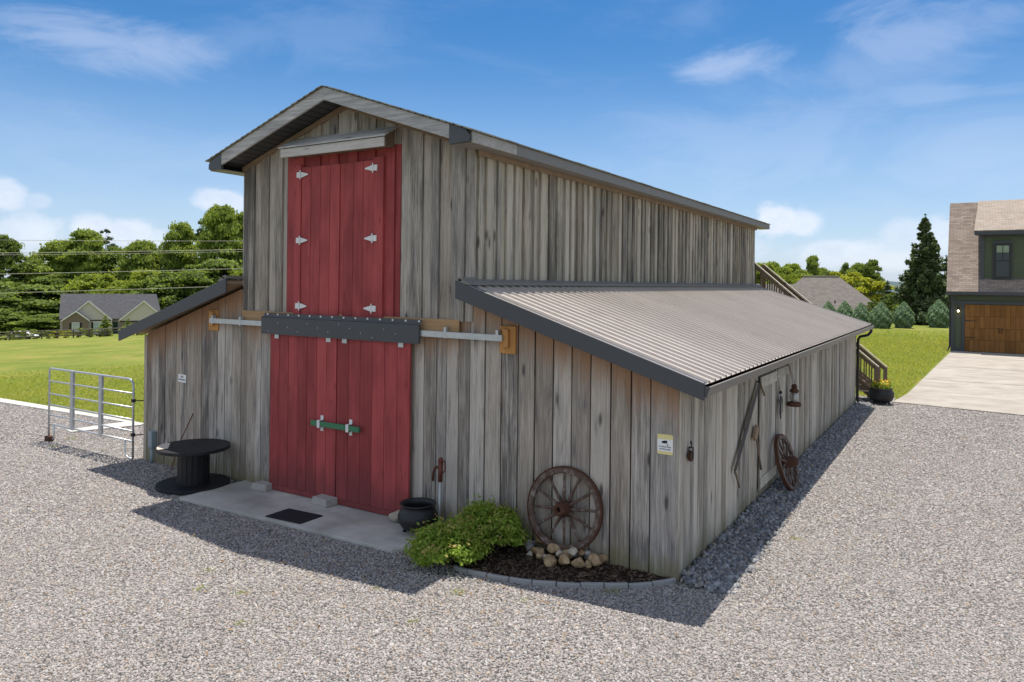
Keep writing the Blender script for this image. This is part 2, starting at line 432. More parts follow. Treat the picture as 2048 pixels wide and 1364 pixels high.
def uv_planar(o, ux, uy):
    """UVs in metres along two local directions"""
    me = o.data; uvl = me.uv_layers.new(name='UVMap')
    ux, uy = Vector(ux), Vector(uy)
    for lp in me.loops:
        p = me.vertices[lp.vertex_index].co
        uvl.data[lp.index].uv = (p.dot(ux), p.dot(uy))

# ------------------------------------------------------------------ terrain
def H(x, y):
    a = np.clip(-np.asarray(x, float) - 16, 0, None) * .058
    b = np.clip(np.asarray(y, float) - 75, 0, None) * .05
    return -np.maximum(np.minimum(a, 8), np.minimum(b, 5.5))
def terrain():
    xs = np.unique(np.concatenate([np.linspace(-2600, -220, 14), np.linspace(-220, 120, 86), np.linspace(120, 2600, 14)]))
    ys = np.unique(np.concatenate([np.linspace(-1200, -30, 10), np.linspace(-30, 200, 60), np.linspace(200, 3000, 16)]))
    X, Y = np.meshgrid(xs, ys, indexing='ij'); Z = H(X, Y) - .012
    vs = np.stack([X, Y, Z], -1).reshape(-1, 3)
    nx, ny = len(xs), len(ys)
    i, j = np.meshgrid(np.arange(nx - 1), np.arange(ny - 1), indexing='ij')
    a = (i * ny + j).ravel(); f = np.stack([a, a + ny, a + ny + 1, a + 1], 1)
    o = link('ground', raw_mesh('ground', vs, f, 4, M['grass'], smooth=True)); tag(o, kind='structure')
terrain()
def sheet(name, poly, z, mat, kind='structure'):
    me = bpy.data.meshes.new(name); me.from_pydata([(x, y, z) for x, y in poly], [], [tuple(range(len(poly)))]); me.materials.append(mat)
    o = bpy.data.objects.new(name, me); COL.objects.link(o); tag(o, kind=kind); return o
def slab(name, poly, z0, z1, mat, bevel=.006):
    m = MB(); m.prism([(x, y, z0) for x, y in poly], (0, 0, z1 - z0)); o = m.build(name, mat, bevel=bevel); tag(o, kind='structure'); return o

GRAVEL = [(-60, -30), (30, -30), (30, 13.2), (4.3, 16.78), (.93, 17.27), (.93, 18.3), (-.7, 18.3), (-11.3, 16.3), (-11.3, 2.1), (-14.3, 2.0), (-17.5, 1.8), (-20.6, 1.6), (-26, 1.2), (-60, -2)]
sheet('gravel_yard', GRAVEL, 0.0, M['gravel'])
slab('driveway', [(.93, 17.29), (4.3, 16.81), (16, 15.1), (16, 40.6), (2.06, 40.6), (2.05, 39.9), (1.2, 19.65)], -.1, .03, M['drive'])
DJ = MB()
for yy in (24.5, 30.5, 36.0):
    DJ.box(1.45 + (yy - 24) * .035, 15.9, yy, yy + .035, .028, .034)
tag(DJ.build('driveway_joint', plain('dark_joint', (.17, .15, .125), .9)), kind='structure')
slab('concrete_pad', [(-7.95, -1.30), (-3.52, -1.19), (-3.35, -.95), (-3.35, .1), (-7.95, .1)], -.1, .045, M['concrete'])
slab('kerb_strip', [(-60, -1.75), (-26, 1.25), (-20.6, 1.62), (-17.5, 1.80), (-14.3, 1.96), (-14.35, 2.10), (-15.8, 2.10), (-18, 2.09), (-21.3, 1.96), (-26, 1.62), (-60, -1.35)], -.1, .03, M['strip'])
slab('gate_slab', [(-15.05, .58), (-14.75, .52), (-14.22, 1.945), (-14.9, 1.945), (-14.98, 1.6)], -.1, .035, M['strip'])
# flower bed
BED = [(-2.42, -1.15), (-2.15, -1.15), (-1.85, -1.10), (-1.55, -1.03), (-1.29, -.97), (-1.02, -.85), (-.8, -.70), (-.57, -.55), (-.32, -.38), (-.14, -.14), (-.05, .0), (-3.3, .0), (-3.3, -.9)]
slab('flower_bed', BED, -.05, .03, M['mulch'], 0)

# loose stones -------------------------------------------------------------
def inside(poly, x, y):
    r = np.zeros(len(x), bool); n = len(poly)
    for i in range(n):
        (x0, y0), (x1, y1) = poly[i], poly[i - 1]
        c = ((y0 > y) != (y1 > y)) & (x < (x1 - x0) * (y - y0) / ((y1 - y0) + 1e-12) + x0)
        r ^= c
    return r
CAM = np.array([2.9856, -8.7353, 3.6]); YAW = .5546
def in_view(x, y, margin=1.12):
    dx, dy = x - CAM[0], y - CAM[1]; c, s = math.cos(YAW), math.sin(YAW)
    d = -s * dx + c * dy; r = c * dx + s * dy
    return (d > 2.5) & (np.abs(r) < d * .70 * margin + .4)
def stones(name, x, y, z0, rad, mat, flat=.6):
    n = len(x); k = 5
    th = RNG.uniform(0, 2 * np.pi, n)[:, None] + (np.arange(k) * 2 * np.pi / k)[None] + RNG.uniform(-.35, .35, (n, k))
    asp = RNG.uniform(.65, 1.0, n)[:, None]; rot = RNG.uniform(0, np.pi, n)[:, None]
    def ring(rr, zz):
        rr = rr * RNG.uniform(.8, 1.15, (n, k)); a = rr * np.cos(th); b = rr * np.sin(th) * asp
        return np.stack([x[:, None] + a * np.cos(rot) - b * np.sin(rot), y[:, None] + a * np.sin(rot) + b * np.cos(rot), zz], -1)
    hgt = (rad * flat * RNG.uniform(.6, 1.3, n))[:, None]
    zb = np.broadcast_to(np.asarray(z0 - rad * .25)[:, None] if np.ndim(z0) else np.full((n, 1), z0) - rad[:, None] * .25, (n, k))
    tiltx = RNG.uniform(-.35, .35, (n, 1)); tilty = RNG.uniform(-.35, .35, (n, 1))
    A = ring(rad[:, None], zb)
    Mid = ring(rad[:, None] * 1.05, zb + hgt * .6)
    B = ring(rad[:, None] * .58, zb + hgt * 1.3)
    for Q in (Mid, B):
        Q[..., 2] += (Q[..., 0] - x[:, None]) * tiltx + (Q[..., 1] - y[:, None]) * tilty
    vs = np.concatenate([A, Mid, B], 1).reshape(-1, 3)
    base = (np.arange(n) * 3 * k)[:, None]
    tri = []
    for lv in (0, 1):
        for j in range(k):
            a, b = lv * k + j, lv * k + (j + 1) % k
            tri += [(a, b, b + k), (a, b + k, a + k)]
    for j in range(1, k - 1): tri.append((2 * k, 2 * k + j, 2 * k + j + 1))
    f = (base[:, :, None] + np.array(tri)[None]).reshape(-1, 3)
    r = RNG.uniform(0, 1, n); col = np.repeat(np.stack([r, np.zeros(n), np.zeros(n), np.ones(n)], -1), 3 * k, 0)
    return link(name, raw_mesh(name, vs, f, 3, mat, col))
def scatter_gravel():
    X, Y, Rr = [], [], []
    for (lo, hi, dens, r0, r1) in ((3, 7.5, 1750, .009, .020), (7.5, 11, 1250, .011, .022), (11, 16, 700, .014, .027), (16, 26, 300, .018, .034)):
        n = int(dens * (1.85 * hi + 2) * (1.3 * hi + 2))
        x = RNG.uniform(CAM[0] - 1.35 * hi - 1, CAM[0] + .5 * hi + 1, n); y = RNG.uniform(CAM[1] - 1, CAM[1] + 1.3 * hi + 1, n)
        d = -math.sin(YAW) * (x - CAM[0]) + math.cos(YAW) * (y - CAM[1])
        k = (d >= lo) & (d < hi) & in_view(x, y) & inside(GRAVEL, x, y)
        k &= ~((x > -11.05) & (x < .05) & (y > -.02) & (y < 16.2))
        k &= ~inside([(-7.95, -1.30), (-3.52, -1.19), (-3.35, -.95), (-3.35, .1), (-7.95, .1)], x, y) & ~inside(BED, x, y)
        k &= ~inside([(-15.05, .58), (-14.75, .52), (-14.22, 1.945), (-14.9, 1.945)], x, y)
        x, y = x[k], y[k]
        X.append(x); Y.append(y); Rr.append(r0 + (r1 - r0) * RNG.beta(1.6, 2.2, len(x)))
    n = 9000                      # scattered coarser stones
    x = RNG.uniform(-14, 9, n); y = RNG.uniform(-7, 14, n); k = in_view(x, y) & inside(GRAVEL, x, y) & ~((x > -11.05) & (x < .05) & (y > -.02) & (y < 16.2)) & ~inside([(-7.95, -1.30), (-3.52, -1.19), (-3.35, -.95), (-3.35, .1), (-7.95, .1)], x, y) & ~inside(BED, x, y)
    X.append(x[k]); Y.append(y[k]); Rr.append(.018 + .022 * RNG.beta(1.2, 3, k.sum()))
    X, Y, Rr = map(np.concatenate, (X, Y, Rr))
    print('gravel stones', len(X))
    tag(stones('gravel', X, Y, 0.0, Rr, M['pebble']), 'loose pale grey and pinkish gravel covering the yard', 'gravel', kind='stuff')
    n = 15000
    y = RNG.uniform(-.1, 16.5, n); w = .66 - .015 * y; x = .03 + RNG.beta(1.1, 1.6, n) * w
    rr = .016 + .036 * RNG.beta(1.3, 2.4, n)
    z = np.full(n, .0) + np.clip(.10 - x * .14, 0, .1) * RNG.uniform(0, 1, n)
    tag(stones('drip_stones', x, y, z, rr, M['ripstone'], .8), 'larger dark blue grey stones banked along the barn side wall', 'stones', kind='stuff')
    n = 900
    x = RNG.uniform(-11.0, -8.1, n); y = RNG.uniform(-.22, -.01, n)
    x2 = RNG.uniform(-8.15, -7.6, n // 4); y2 = RNG.uniform(-.3, -.01, n // 4)
scatter_gravel()

# mulch chips
def mulch_chips():
    n = 2600
    x = RNG.uniform(-3.3, 0, n); y = RNG.uniform(-1.2, 0, n); k = inside(BED, x, y); x, y = x[k], y[k]; n = len(x)
    a = RNG.uniform(0, np.pi, n); L = RNG.uniform(.012, .045, n); w = RNG.uniform(.004, .010, n); t = RNG.uniform(-.5, .5, n)
    d = np.stack([np.cos(a), np.sin(a), t * .6], -1) * L[:, None]; e = np.stack([-np.sin(a), np.cos(a), RNG.uniform(-.6, .6, n)], -1) * w[:, None]
    c = np.stack([x, y, .036 + RNG.uniform(0, .014, n)], -1)
    vs = np.stack([c - d - e, c + d - e, c + d + e, c - d + e], 1).reshape(-1, 3)
    f = np.arange(4 * n).reshape(-1, 4); r = np.repeat(RNG.uniform(0, 1, n), 4); col = np.stack([r, r * 0 + 9, r * 0 + 9, r * 0 + 1], -1)
    tag(link('bark_mulch', raw_mesh('bark_mulch', vs, f, 4, wood('mulch_chips', (.03, .021, .015), (.17, .12, .085), 0, knots=0), col)), 'dark brown bark mulch filling the flower bed', 'mulch', kind='stuff')
mulch_chips()

# grass blades ---------------------------------------------------------------
def blades(name, x, y, h, w, label):
    n = len(x); z = H(x, y) - .012
    a = RNG.uniform(0, 2 * np.pi, n); b = RNG.uniform(0, 2 * np.pi, n); lean = RNG.uniform(.3, 1.5, n) * h
    e = np.stack([np.cos(a), np.sin(a), a * 0], -1) * w[:, None]; p = np.stack([x, y, z], -1)
    tip = p + np.stack([np.cos(b) * lean, np.sin(b) * lean, h], -1)
    vs = np.stack([p - e, p + e, tip], 1).reshape(-1, 3); f = np.arange(3 * n).reshape(-1, 3)
    r = np.repeat(RNG.uniform(0, 1, n), 3); g = np.repeat((RNG.uniform(0, 1, n) > .86) * .8, 3)
    col = np.stack([r, g, r * 0, r * 0 + 1], -1)
    return tag(link(name, raw_mesh(name, vs, f, 3, M['blade'], col)), label, 'grass', kind='stuff')
def grass_all():
    n = 420000
    x = RNG.uniform(-48, -11, n); y = RNG.uniform(1.3, 30, n)
    edge = np.where(x > -21.3, 2.07, 1.93 + (x + 21.3) * .075) + RNG.normal(0, .03, n)
    k = in_view(x, y, 1.03) & (y > edge) & ~((x > -11.3) & (y < 17)); d = np.hypot(x - CAM[0], y - CAM[1])
    k &= RNG.uniform(0, 1, n) < np.clip(1.5 - d / 32, 0, 1)
    x, y, d = x[k], y[k], d[k]
    blades('grass', x, y, RNG.uniform(.03, .085, len(x)) * (1 + d / 90), RNG.uniform(.006, .012, len(x)) * (1 + d / 45), 'short yellow green grass of the left field')
    n = 260000
    x = RNG.uniform(-12, 2.2, n); y = RNG.uniform(18.3, 68, n)
    k = in_view(x, y, 1.03) & (x < 1.10 + (y - 19.6) * .041) & (x > -1.2 - (y - 18) * .25)
    x, y = x[k], y[k]; d = y + 8
    k = RNG.uniform(0, 1, len(x)) < np.clip(1.6 - d / 45, 0, 1); x, y, d = x[k], y[k], d[k]
    blades('grass', x, y, RNG.uniform(.03, .08, len(x)) * (1 + d / 90), RNG.uniform(.006, .012, len(x)) * (1 + d / 45), 'mown green grass of the right lawn')
grass_all()
def leaf_litter():
    n = 900; x = RNG.uniform(-13, 8, n); y = RNG.uniform(-7, 12, n); cl = RNG.uniform(0, 1, n)
    x = np.where(cl < .35, RNG.normal(-3.0, 1.3, n), x); y = np.where(cl < .35, -1.9 + RNG.normal(0, .7, n), y)
    k = in_view(x, y) & inside(GRAVEL, x, y) & ~((x > -11.05) & (x < .05) & (y > -.02) & (y < 16.2)); x, y = x[k], y[k]; n = len(x)
    p = np.stack([x, y, .024 + RNG.uniform(0, .012, n)], -1); nn = np.tile([0, 0, 1.], (n, 1)) + RNG.normal(0, .35, (n, 3)); nn /= np.linalg.norm(nn, axis=1)[:, None]
    a = np.cross(nn, RNG.normal(size=(n, 3))); a /= np.linalg.norm(a, axis=1)[:, None]; b = np.cross(nn, a); z = RNG.uniform(.012, .03, n)[:, None]
    vs = np.stack([p - a * z, p + b * z * .45, p + a * z, p - b * z * .45], 1).reshape(-1, 3); r = np.repeat(RNG.uniform(0, 1, n), 4); col = np.stack([r, r * 0, r * 0, r * 0 + 1], -1)
    tag(link('leaf_litter', raw_mesh('leaf_litter', vs, np.arange(4 * n).reshape(-1, 4), 4, leaf_mat('dry_leaves', (.16, .085, .035), (.38, .25, .12), None, .1), col)), 'scattered dry brown leaves lying on the gravel', 'leaves', kind='stuff')
leaf_litter()
def weeds():
    P = [(-2.05, -1.75, .05), (-2.9, -2.15, .03), (-.55, -.72, .05), (-4.1, -3.1, .04), (-4.6, -3.3, .04), (-5.0, -2.9, .035), (-1.3, -1.5, .03), (-2.0, -2.6, .03), (.9, 2.4, .04), (-14.1, .2, .05), (-11.3, 1.1, .08), (-12.0, 1.6, .06), (-3.5, -3.6, .035), (-13.6, -.4, .04), (1.6, -2.6, .03)]
    xs, ys, hs = [], [], []
    for (x, y, h) in P:
        m = 70; xs.append(RNG.normal(x, h * 1.1, m)); ys.append(RNG.normal(y, h * 1.1, m)); hs.append(RNG.uniform(.3, 1, m) * h)
    x, y, h = map(np.concatenate, (xs, ys, hs))
    blades('weeds', x, y, h + .01, np.full(len(x), .006), 'small tufts of green weeds growing in the gravel')
weeds()

# ------------------------------------------------------------------ BARN
XL, XR, W, L = -8.02, -3.10, 11.0, 16.14       # monitor walls, width, length
RX = (XL + XR) / 2
def zlean(x):   # underside line of lean-to roofs along the front
    return 3.46 - .326 * (max(x - XR, 0) + max(XL - x, 0))
def zmain(x): return 6.44 - .340 * abs(x - RX)
barn = thing('barn', 'large weathered grey wooden barn with red doors and low side wings', 'barn', (-5.5, 8, 0))
def bbuild(mb, name, mat, parent=None, **k):
    o = mb.build(name, mat, None, **k)
    p = parent or barn
    o.parent = p
    # keep world coordinates of what was modelled in place
    T = Matrix.Translation(barn.location)
    if p is barn: o.matrix_parent_inverse = T.inverted()
    return o
def siding(mb, a0, a1, zb, zt, width, place, base=.0, alt=0.0, gap=.006, thick=.022, jit=.25, rough=.006, z0off=0.0):
    """vertical boards from a0 to a1; place(a, out, z) -> point, out = distance proud of the wall plane"""
    a = a0; i = 0
    while a < a1 - .02:
        w = width * random.uniform(1 - jit, 1 + jit)
        b = min(a + w, a1)
        if a1 - b < width * .4: b = a1
        g = gap * random.uniform(.5, 1.5); o = base + thick + random.uniform(0, rough) + (alt if i % 2 else 0)
        l, r_ = a + g / 2, b - g / 2
        cuts = sorted({l, r_} | {c for c in (RX,) if l < c < r_})
        rr = random.random(); lean = random.uniform(-.002, .002)
        for l2, r2 in zip(cuts[:-1], cuts[1:]):
            zl, zr = zt(l2), zt(r2); bl, br = zb(l2) + z0off, zb(r2) + z0off
            p = [place(l2, o, bl), place(r2, o, br), place(r2, base, br), place(l2, base, bl), place(l2, o + lean, zl), place(r2, o + lean, zr), place(r2, base, zr), place(l2, base, zl)]
            hl = zl - bl
            cs = [(rr, hl, bl, 1)] * 4 + [(rr, 0, zl, 1)] * 4
            mb.hexa(p, cs)
        a = b; i += 1
front = lambda a, o, z: (a, -o, z)
# --- front lower wall (both wings and behind the sliding doors)
m = MB()
sb = lambda z: (lambda a: z)
siding(m, -W + .09, -7.0, sb(-.1), lambda a: min(zlean(a), 3.08 if a > XL else 9), .20, front, gap=.008, rough=.014)
siding(m, -7.0, -4.3, sb(-.1), sb(3.08), .22, front)
siding(m, -4.3, XR, sb(-.1), lambda a: min(zlean(a), 3.08 if a < XR - .01 else 9), .20, front, gap=.009, rough=.014)
siding(m, XR, -.005, sb(-.1), zlean, .268, front, gap=.016, jit=.06, rough=.012)
bbuild(m, 'lower_front_wall', M['wood'], bevel=.003)
m = MB(); m.box(-W, -W + .09, -.035, .06, -.1, 2.48)
bbuild(m, 'corner_post', M['wood_light'], bevel=.004)
# solid body behind the boards (closes the gaps)
m = MB()
m.prism([(-W + .02, .004, -.1), (-.024, .004, -.1), (-.024, .004, 2.40), (XR, .004, 3.40), (XR, .004, 5.3), (RX, .004, 6.3), (XL, .004, 5.3), (XL, .004, 3.40), (-W + .02, .004, 2.40)], (0, L - .03, 0))
bbuild(m, 'inner_shell', M['gap'])
# --- front upper wall: board on board with the painted panel in the middle
m = MB()
up = lambda a: zmain(a) - .0
siding(m, XL, -6.9, sb(3.04), up, .165, front, base=.022, alt=.034, gap=.008, jit=.25)
siding(m, -4.4, XR + .05, sb(3.04), up, .185, front, base=.022, alt=.034, gap=.008, jit=.25)
siding(m, -6.9, -4.4, sb(5.70), up, .205, front, base=.022, alt=.02, gap=.003, jit=.1)
bbuild(m, 'upper_front_wall', M['wood_hi'], bevel=.003)
m = MB()
siding(m, -6.9, -4.4, sb(3.04), sb(5.70), .20, front, base=.022, alt=.026, gap=.003, jit=.1)
m.box(-6.66, -6.51, -.115, -.055, 3.04, 5.53); m.box(-4.90, -4.70, -.115, -.055, 3.03, 5.53)
surround = bbuild(m, 'loft_surround', M['red'], bevel=.003)
# --- loft doors
def leaf(x0, x1, z0, z1, n, name, y=-.06, t=.035):
    m = MB(); w = (x1 - x0) / n
    for i in range(n):
        rr = random.random(); cs = [(rr, 2, 2, 1)] * 8
        m.box(x0 + i * w + .003, x0 + (i + 1) * w - .003, y - t - random.uniform(0, .005), y, z0 + random.uniform(-.006, .006), z1, cs)
    return bbuild(m, name, M['red'], bevel=.003)
ld1 = leaf(-6.505, -5.635, 3.03, 5.485, 4, 'loft_door')
ld2 = leaf(-5.555, -4.91, 3.03, 5.485, 3, 'loft_door')
m = MB(); m.box(-5.632, -5.558, -.082, -.058, 3.04, 5.48); bbuild(m, 'astragal', M['red'], ld2)
def hinge(x, z, sgn, parent):
    m = MB(); y = -.1
    m.box(x - sgn * .085, x - sgn * .005, y - .03, y - .012, z - .045, z + .045)
    m.tube([(x, y - .03, z - .075), (x, y - .03, z + .075)], .011, 8)
    m.prism([(x + sgn * .005, y - .012, z - .05), (x + sgn * .17, y - .012, z - .008), (x + sgn * .17, y - .012, z + .008), (x + sgn * .005, y - .012, z + .05)], (0, -.01, 0))
    bbuild(m, 'hinge', M['hinge'], parent)
for z in (5.36, 4.27, 3.18):
    hinge(-6.51, z, 1, ld1); hinge(-4.905, z, -1, ld2)
# --- hood over the loft door
m = MB()
m.hexa([(-6.80, -.36, 5.775), (-4.46, -.36, 5.775), (-4.46, -.0, 5.99), (-6.80, -.0, 5.99), (-6.80, -.36, 5.80), (-4.46, -.36, 5.80), (-4.46, -.0, 6.015), (-6.80, -.0, 6.015)])
m.box(-6.76, -4.50, -.335, -.305, 5.63, 5.772)
hood = bbuild(m, 'door_hood', M['wood_trim'], bevel=.003)
m = MB()
for x in (-6.74, -4.545): m.prism([(x, -.30, 5.65), (x, -.05, 5.65), (x, -.05, 5.94), (x, -.30, 5.79)], (.025, 0, 0))
m.box(-6.71, -4.55, -.30, -.05, 5.66, 5.68)
bbuild(m, 'hood_bracket', M['wood_brown'], hood)
# --- frieze under the rakes
m = MB()
for x0, x1 in ((XL - .02, RX), (RX, XR + .02)):
    z0, z1 = zmain(x0), zmain(x1)
    m.hexa([(x0, -.085, z0 - .085), (x1, -.085, z1 - .085), (x1, -.02, z1 - .085), (x0, -.02, z0 - .085), (x0, -.085, z0), (x1, -.085, z1), (x1, -.02, z1), (x0, -.02, z0)])
bbuild(m, 'frieze', M['wood_frieze'])
# --- clerestory (both long upper walls)
def wall_long(x, sgn, y0, y1, zb, zt, width, name, mat, alt, gap, jit, base=.0):
    m = MB()
    siding(m, y0, y1, zb, zt, width, lambda a, o, z: (x + sgn * o, a, z), base=base, alt=alt, gap=gap, jit=jit)
    return bbuild(m, name, mat, bevel=.003)
_RX = RX; RX = 999.0
wall_long(XR, 1, -.046, L, sb(3.5), sb(5.50), .135, 'clerestory_wall', M['wood_clere'], .036, .009, .35)
wall_long(XL, -1, -.046, L, sb(3.5), sb(5.50), .21, 'clerestory_wall', M['wood_clere'], .03, .008, .2)
m = MB()
random.seed(21)
pl = lambda a, o, z: (o, a, z)
siding(m, -.022, 3.80, sb(-.1), sb(2.56), .21, pl, base=-.022, gap=.007, jit=.35, rough=.014)
siding(m, 3.80, 6.06, sb(-.1), sb(2.56), .21, pl, base=-.022, gap=.007, jit=.35, rough=.014)
siding(m, 6.06, L, sb(-.1), sb(2.56), .20, pl, base=-.022, gap=.009, jit=.4, rough=.02)
bbuild(m, 'side_wall', M['wood_side'], bevel=.003)
m = MB(); siding(m, -.02, L, sb(-.1), sb(2.4), .24, lambda a, o, z: (-W + .02 - o, a, z)); bbuild(m, 'side_wall', M['wood_side'])
RX = _RX
m = MB(); siding(m, -W, 0, sb(-.1), lambda a: zlean(a) - .05, .24, lambda a, o, z: (a, L + o - .02, z))
siding(m, XL, XR, sb(3.4), zmain, .24, lambda a, o, z: (a, L + o - .0, z)); bbuild(m, 'back_wall', M['wood_hi'])
m = MB(); m.box(XR + .075, XR + .10, .0, L, 5.42, 5.498); bbuild(m, 'frieze', M['wood_frieze'])
# --- main roof
EX, YF, YB = .31, -.55, L + .78
m = MB()
for s in (1, -1):
    xe = (XR + EX) if s > 0 else (XL - EX)
    def P(x, y, dz): return (x, y, zmain(x) + dz)
    m.hexa([P(RX, YF + .03, .02), P(xe, YF + .03, .02), P(xe, YB - .03, .02), P(RX, YB - .03, .02), P(RX, YF + .03, .17), P(xe, YF + .03, .17), P(xe, YB - .03, .17), P(RX, YB - .03, .17)])
roof = bbuild(m, 'main_roof', M['soffit'])
m = MB()
random.seed(5)
for s in (1, -1):
    ncourse = 21; xe0 = abs(XR + EX - RX) + .05
    for c in range(ncourse):
        d0, d1 = xe0 - (c) * xe0 / ncourse, max(xe0 - (c + 1.25) * xe0 / ncourse, 0)
        y = YF - .035
        while y < YB + .03:
            w = random.uniform(.28, .36) if y > YF else random.uniform(.1, .36); y1 = min(y + w, YB + .035)
            t = random.uniform(.0, .006); up_ = .172
            a, b = RX + s * d0, RX + s * d1
            za, zb_ = zmain(a) + up_, zmain(b) + up_
            rr = random.random(); cs = [(rr, 9, 9, 1)] * 8
            p = [(a, y, za), (a, y1 - .003, za), (b, y1 - .003, zb_), (b, y, zb_), (a, y, za + .018 + t), (a, y1 - .003, za + .018 + t), (b, y1 - .003, zb_ + .006), (b, y, zb_ + .006)]
            m.hexa(p, cs); y = y1
def shingle_plain():
    t = NT('mossy_weathered_shingles'); r, a, b = t.attr(); n = t.noise(t.co(), 45, 4); n2 = t.noise(t.co(), 2.5, 4)
    c = t.mix(r, (.20, .185, .14), (.40, .37, .29)); c = t.mix(t.lin(n, .35, .65, 0, .5), c, (.13, .125, .09)); c = t.mix(t.step(n2, .55, .7, 0, .4), c, (.20, .22, .11))
    return t.done(c, .95, spec=.1)
bbuild(m, 'shingles', shingle_plain(), roof)
for s in (1, -1):
    m = MB(); xe = abs(XR + EX - RX)
    a, b = RX + s * .0, RX + s * (xe - (.33 if s > 0 else .33))
    za, zb_ = zmain(a), zmain(b)
    m.hexa([(a, YF, za - .035), (b, YF, zb_ - .035), (b, YF + .038, zb_ - .035), (a, YF + .038, za - .035), (a, YF, za + .165), (b, YF, zb_ + .165), (b, YF + .038, zb_ + .165), (a, YF + .038, za + .165)])
    bbuild(m, 'rake_board', M['wood_trim'], roof, bevel=.003)
for s in (1, -1):
    m = MB(); xe = abs(XR + EX - RX); xw = abs(XR - RX)
    # boxed return at the eave end
    e, w_, w2 = RX + s * xe, RX + s * (xw - .02), RX + s * (xe - .34)
    m.prism([(w2, YF - .004, 5.495), (e, YF - .004, 5.515), (e, YF - .004, zmain(e) + .10), (RX + s * (xe - .06), YF - .004, zmain(RX + s * (xe - .06)) + .165), (w2, YF - .004, zmain(w2) + .165)], (0, .05, 0))
    bbuild(m, 'eave_return', M['slate'], roof, bevel=.003)
for s in (1, -1):
    m = MB(); xe = abs(XR + EX - RX); e, w_ = RX + s * xe, RX + s * (abs(XR - RX) - .01)
    m.box(min(e, w_), max(e, w_), YF + .05, YB - .04, 5.500, 5.512)
    zz = zmain(e)
    m.box(min(e, e + s * .022), max(e, e + s * .022), YF + .05 + 1.15 * (s > 0), YB - .02, 5.498, zz + .158)
    m.box(min(e + s * .002, e - s * .3), max(e + s * .002, e - s * .3), YB - .04, YB - .02, 5.50, zz + .02)
    bbuild(m, 'eave_fascia', M['brown_metal'], roof)
m = MB(); e = XR + EX; m.box(e, e + .02, YF + .05, YF + 1.2, 5.505, zmain(e) + .155); bbuild(m, 'eave_fascia', M['wood_trim'], roof)
# --- lean-to roofs
ZT, XE = 3.60, .40
def lean_roof(s):
    o0 = XR if s > 0 else XL
    def q(d, z): return (o0 + s * d, z)
    run = XE - XR if s > 0 else (XL + W + .25)
    y0, y1 = -.40, L + .28
    m = MB(); prof = []
    p = .229; y = y0
    while y < y1 - .02:
        for dy, h in ((0, 0), (.014, .030), (.040, .030), (.054, 0)):
            if y + dy < y1: prof.append((y + dy, h))
        y += p
    prof.append((y1, 0))
    vs, fs = [], []
    for (yy, h) in prof:
        for d in (0.02, run):
            z = ZT - .326 * d + h
            vs.append((o0 + s * d, yy, z))
    n = len(prof)
    for i in range(n - 1): fs.append((2 * i, 2 * i + 1, 2 * i + 3, 2 * i + 2))
    m.add(vs, fs)
    root = bbuild(m, 'lean_to_roof', M['roofmetal'])
    m = MB()   # deck under the metal
    m.hexa([(o0 + s * .03, y0 + .02, ZT - .326 * .03 - .06), (o0 + s * (run - .03), y0 + .02, ZT - .326 * (run - .03) - .06), (o0 + s * (run - .03), y1 - .02, ZT - .326 * (run - .03) - .06), (o0 + s * .03, y1 - .02, ZT - .326 * .03 - .06),
            (o0 + s * .03, y0 + .02, ZT - .326 * .03 - .004), (o0 + s * (run - .03), y0 + .02, ZT - .326 * (run - .03) - .004), (o0 + s * (run - .03), y1 - .02, ZT - .326 * (run - .03) - .004), (o0 + s * .03, y1 - .02, ZT - .326 * .03 - .004)])
    bbuild(m, 'roof_deck', M['wood_frieze'], root)
    for ya, yb in ((y0 - .012, y0 + .02), (y1 - .02, y1 + .012)):
        m = MB(); d0, d1 = 0.0, run + .015   # rake trim at front and back
        za, zb_ = ZT, ZT - .326 * d1
        m.hexa([(o0, ya, za - .22), (o0 + s * d1, ya, zb_ - .17), (o0 + s * d1, yb, zb_ - .17), (o0, yb, za - .22), (o0, ya, za + .028), (o0 + s * d1, ya, zb_ + .028), (o0 + s * d1, yb, zb_ + .028), (o0, yb, za + .028)])
        yc = yb if ya < 0 else ya - .09
        m.hexa([(o0, yc, za + .020), (o0 + s * d1, yc, zb_ + .020), (o0 + s * d1, yc + .09, zb_ + .020), (o0, yc + .09, za + .020), (o0, yc, za + .028), (o0 + s * d1, yc, zb_ + .028), (o0 + s * d1, yc + .09, zb_ + .028), (o0, yc + .09, za + .028)])
        bbuild(m, 'rake_trim', M['slate'], root, bevel=.002)
    m = MB()   # flashing where roof meets the upper wall
    m.hexa([(o0 + s * .05, y0, ZT - .0), (o0 + s * .22, y0, ZT - .035), (o0 + s * .22, y1, ZT - .035), (o0 + s * .05, y1, ZT - .0), (o0 + s * .05, y0, ZT + .055), (o0 + s * .22, y0, ZT + .002), (o0 + s * .22, y1, ZT + .002), (o0 + s * .05, y1, ZT + .055)])
    m.box(min(o0, o0 + s * .1), max(o0, o0 + s * .1), y0, y0 + .34, ZT + .02, ZT + .075)
    bbuild(m, 'flashing', M['brown_metal'], root)
    return root, run, y0, y1
lr, run, ly0, ly1 = lean_roof(1)
lean_roof(-1)
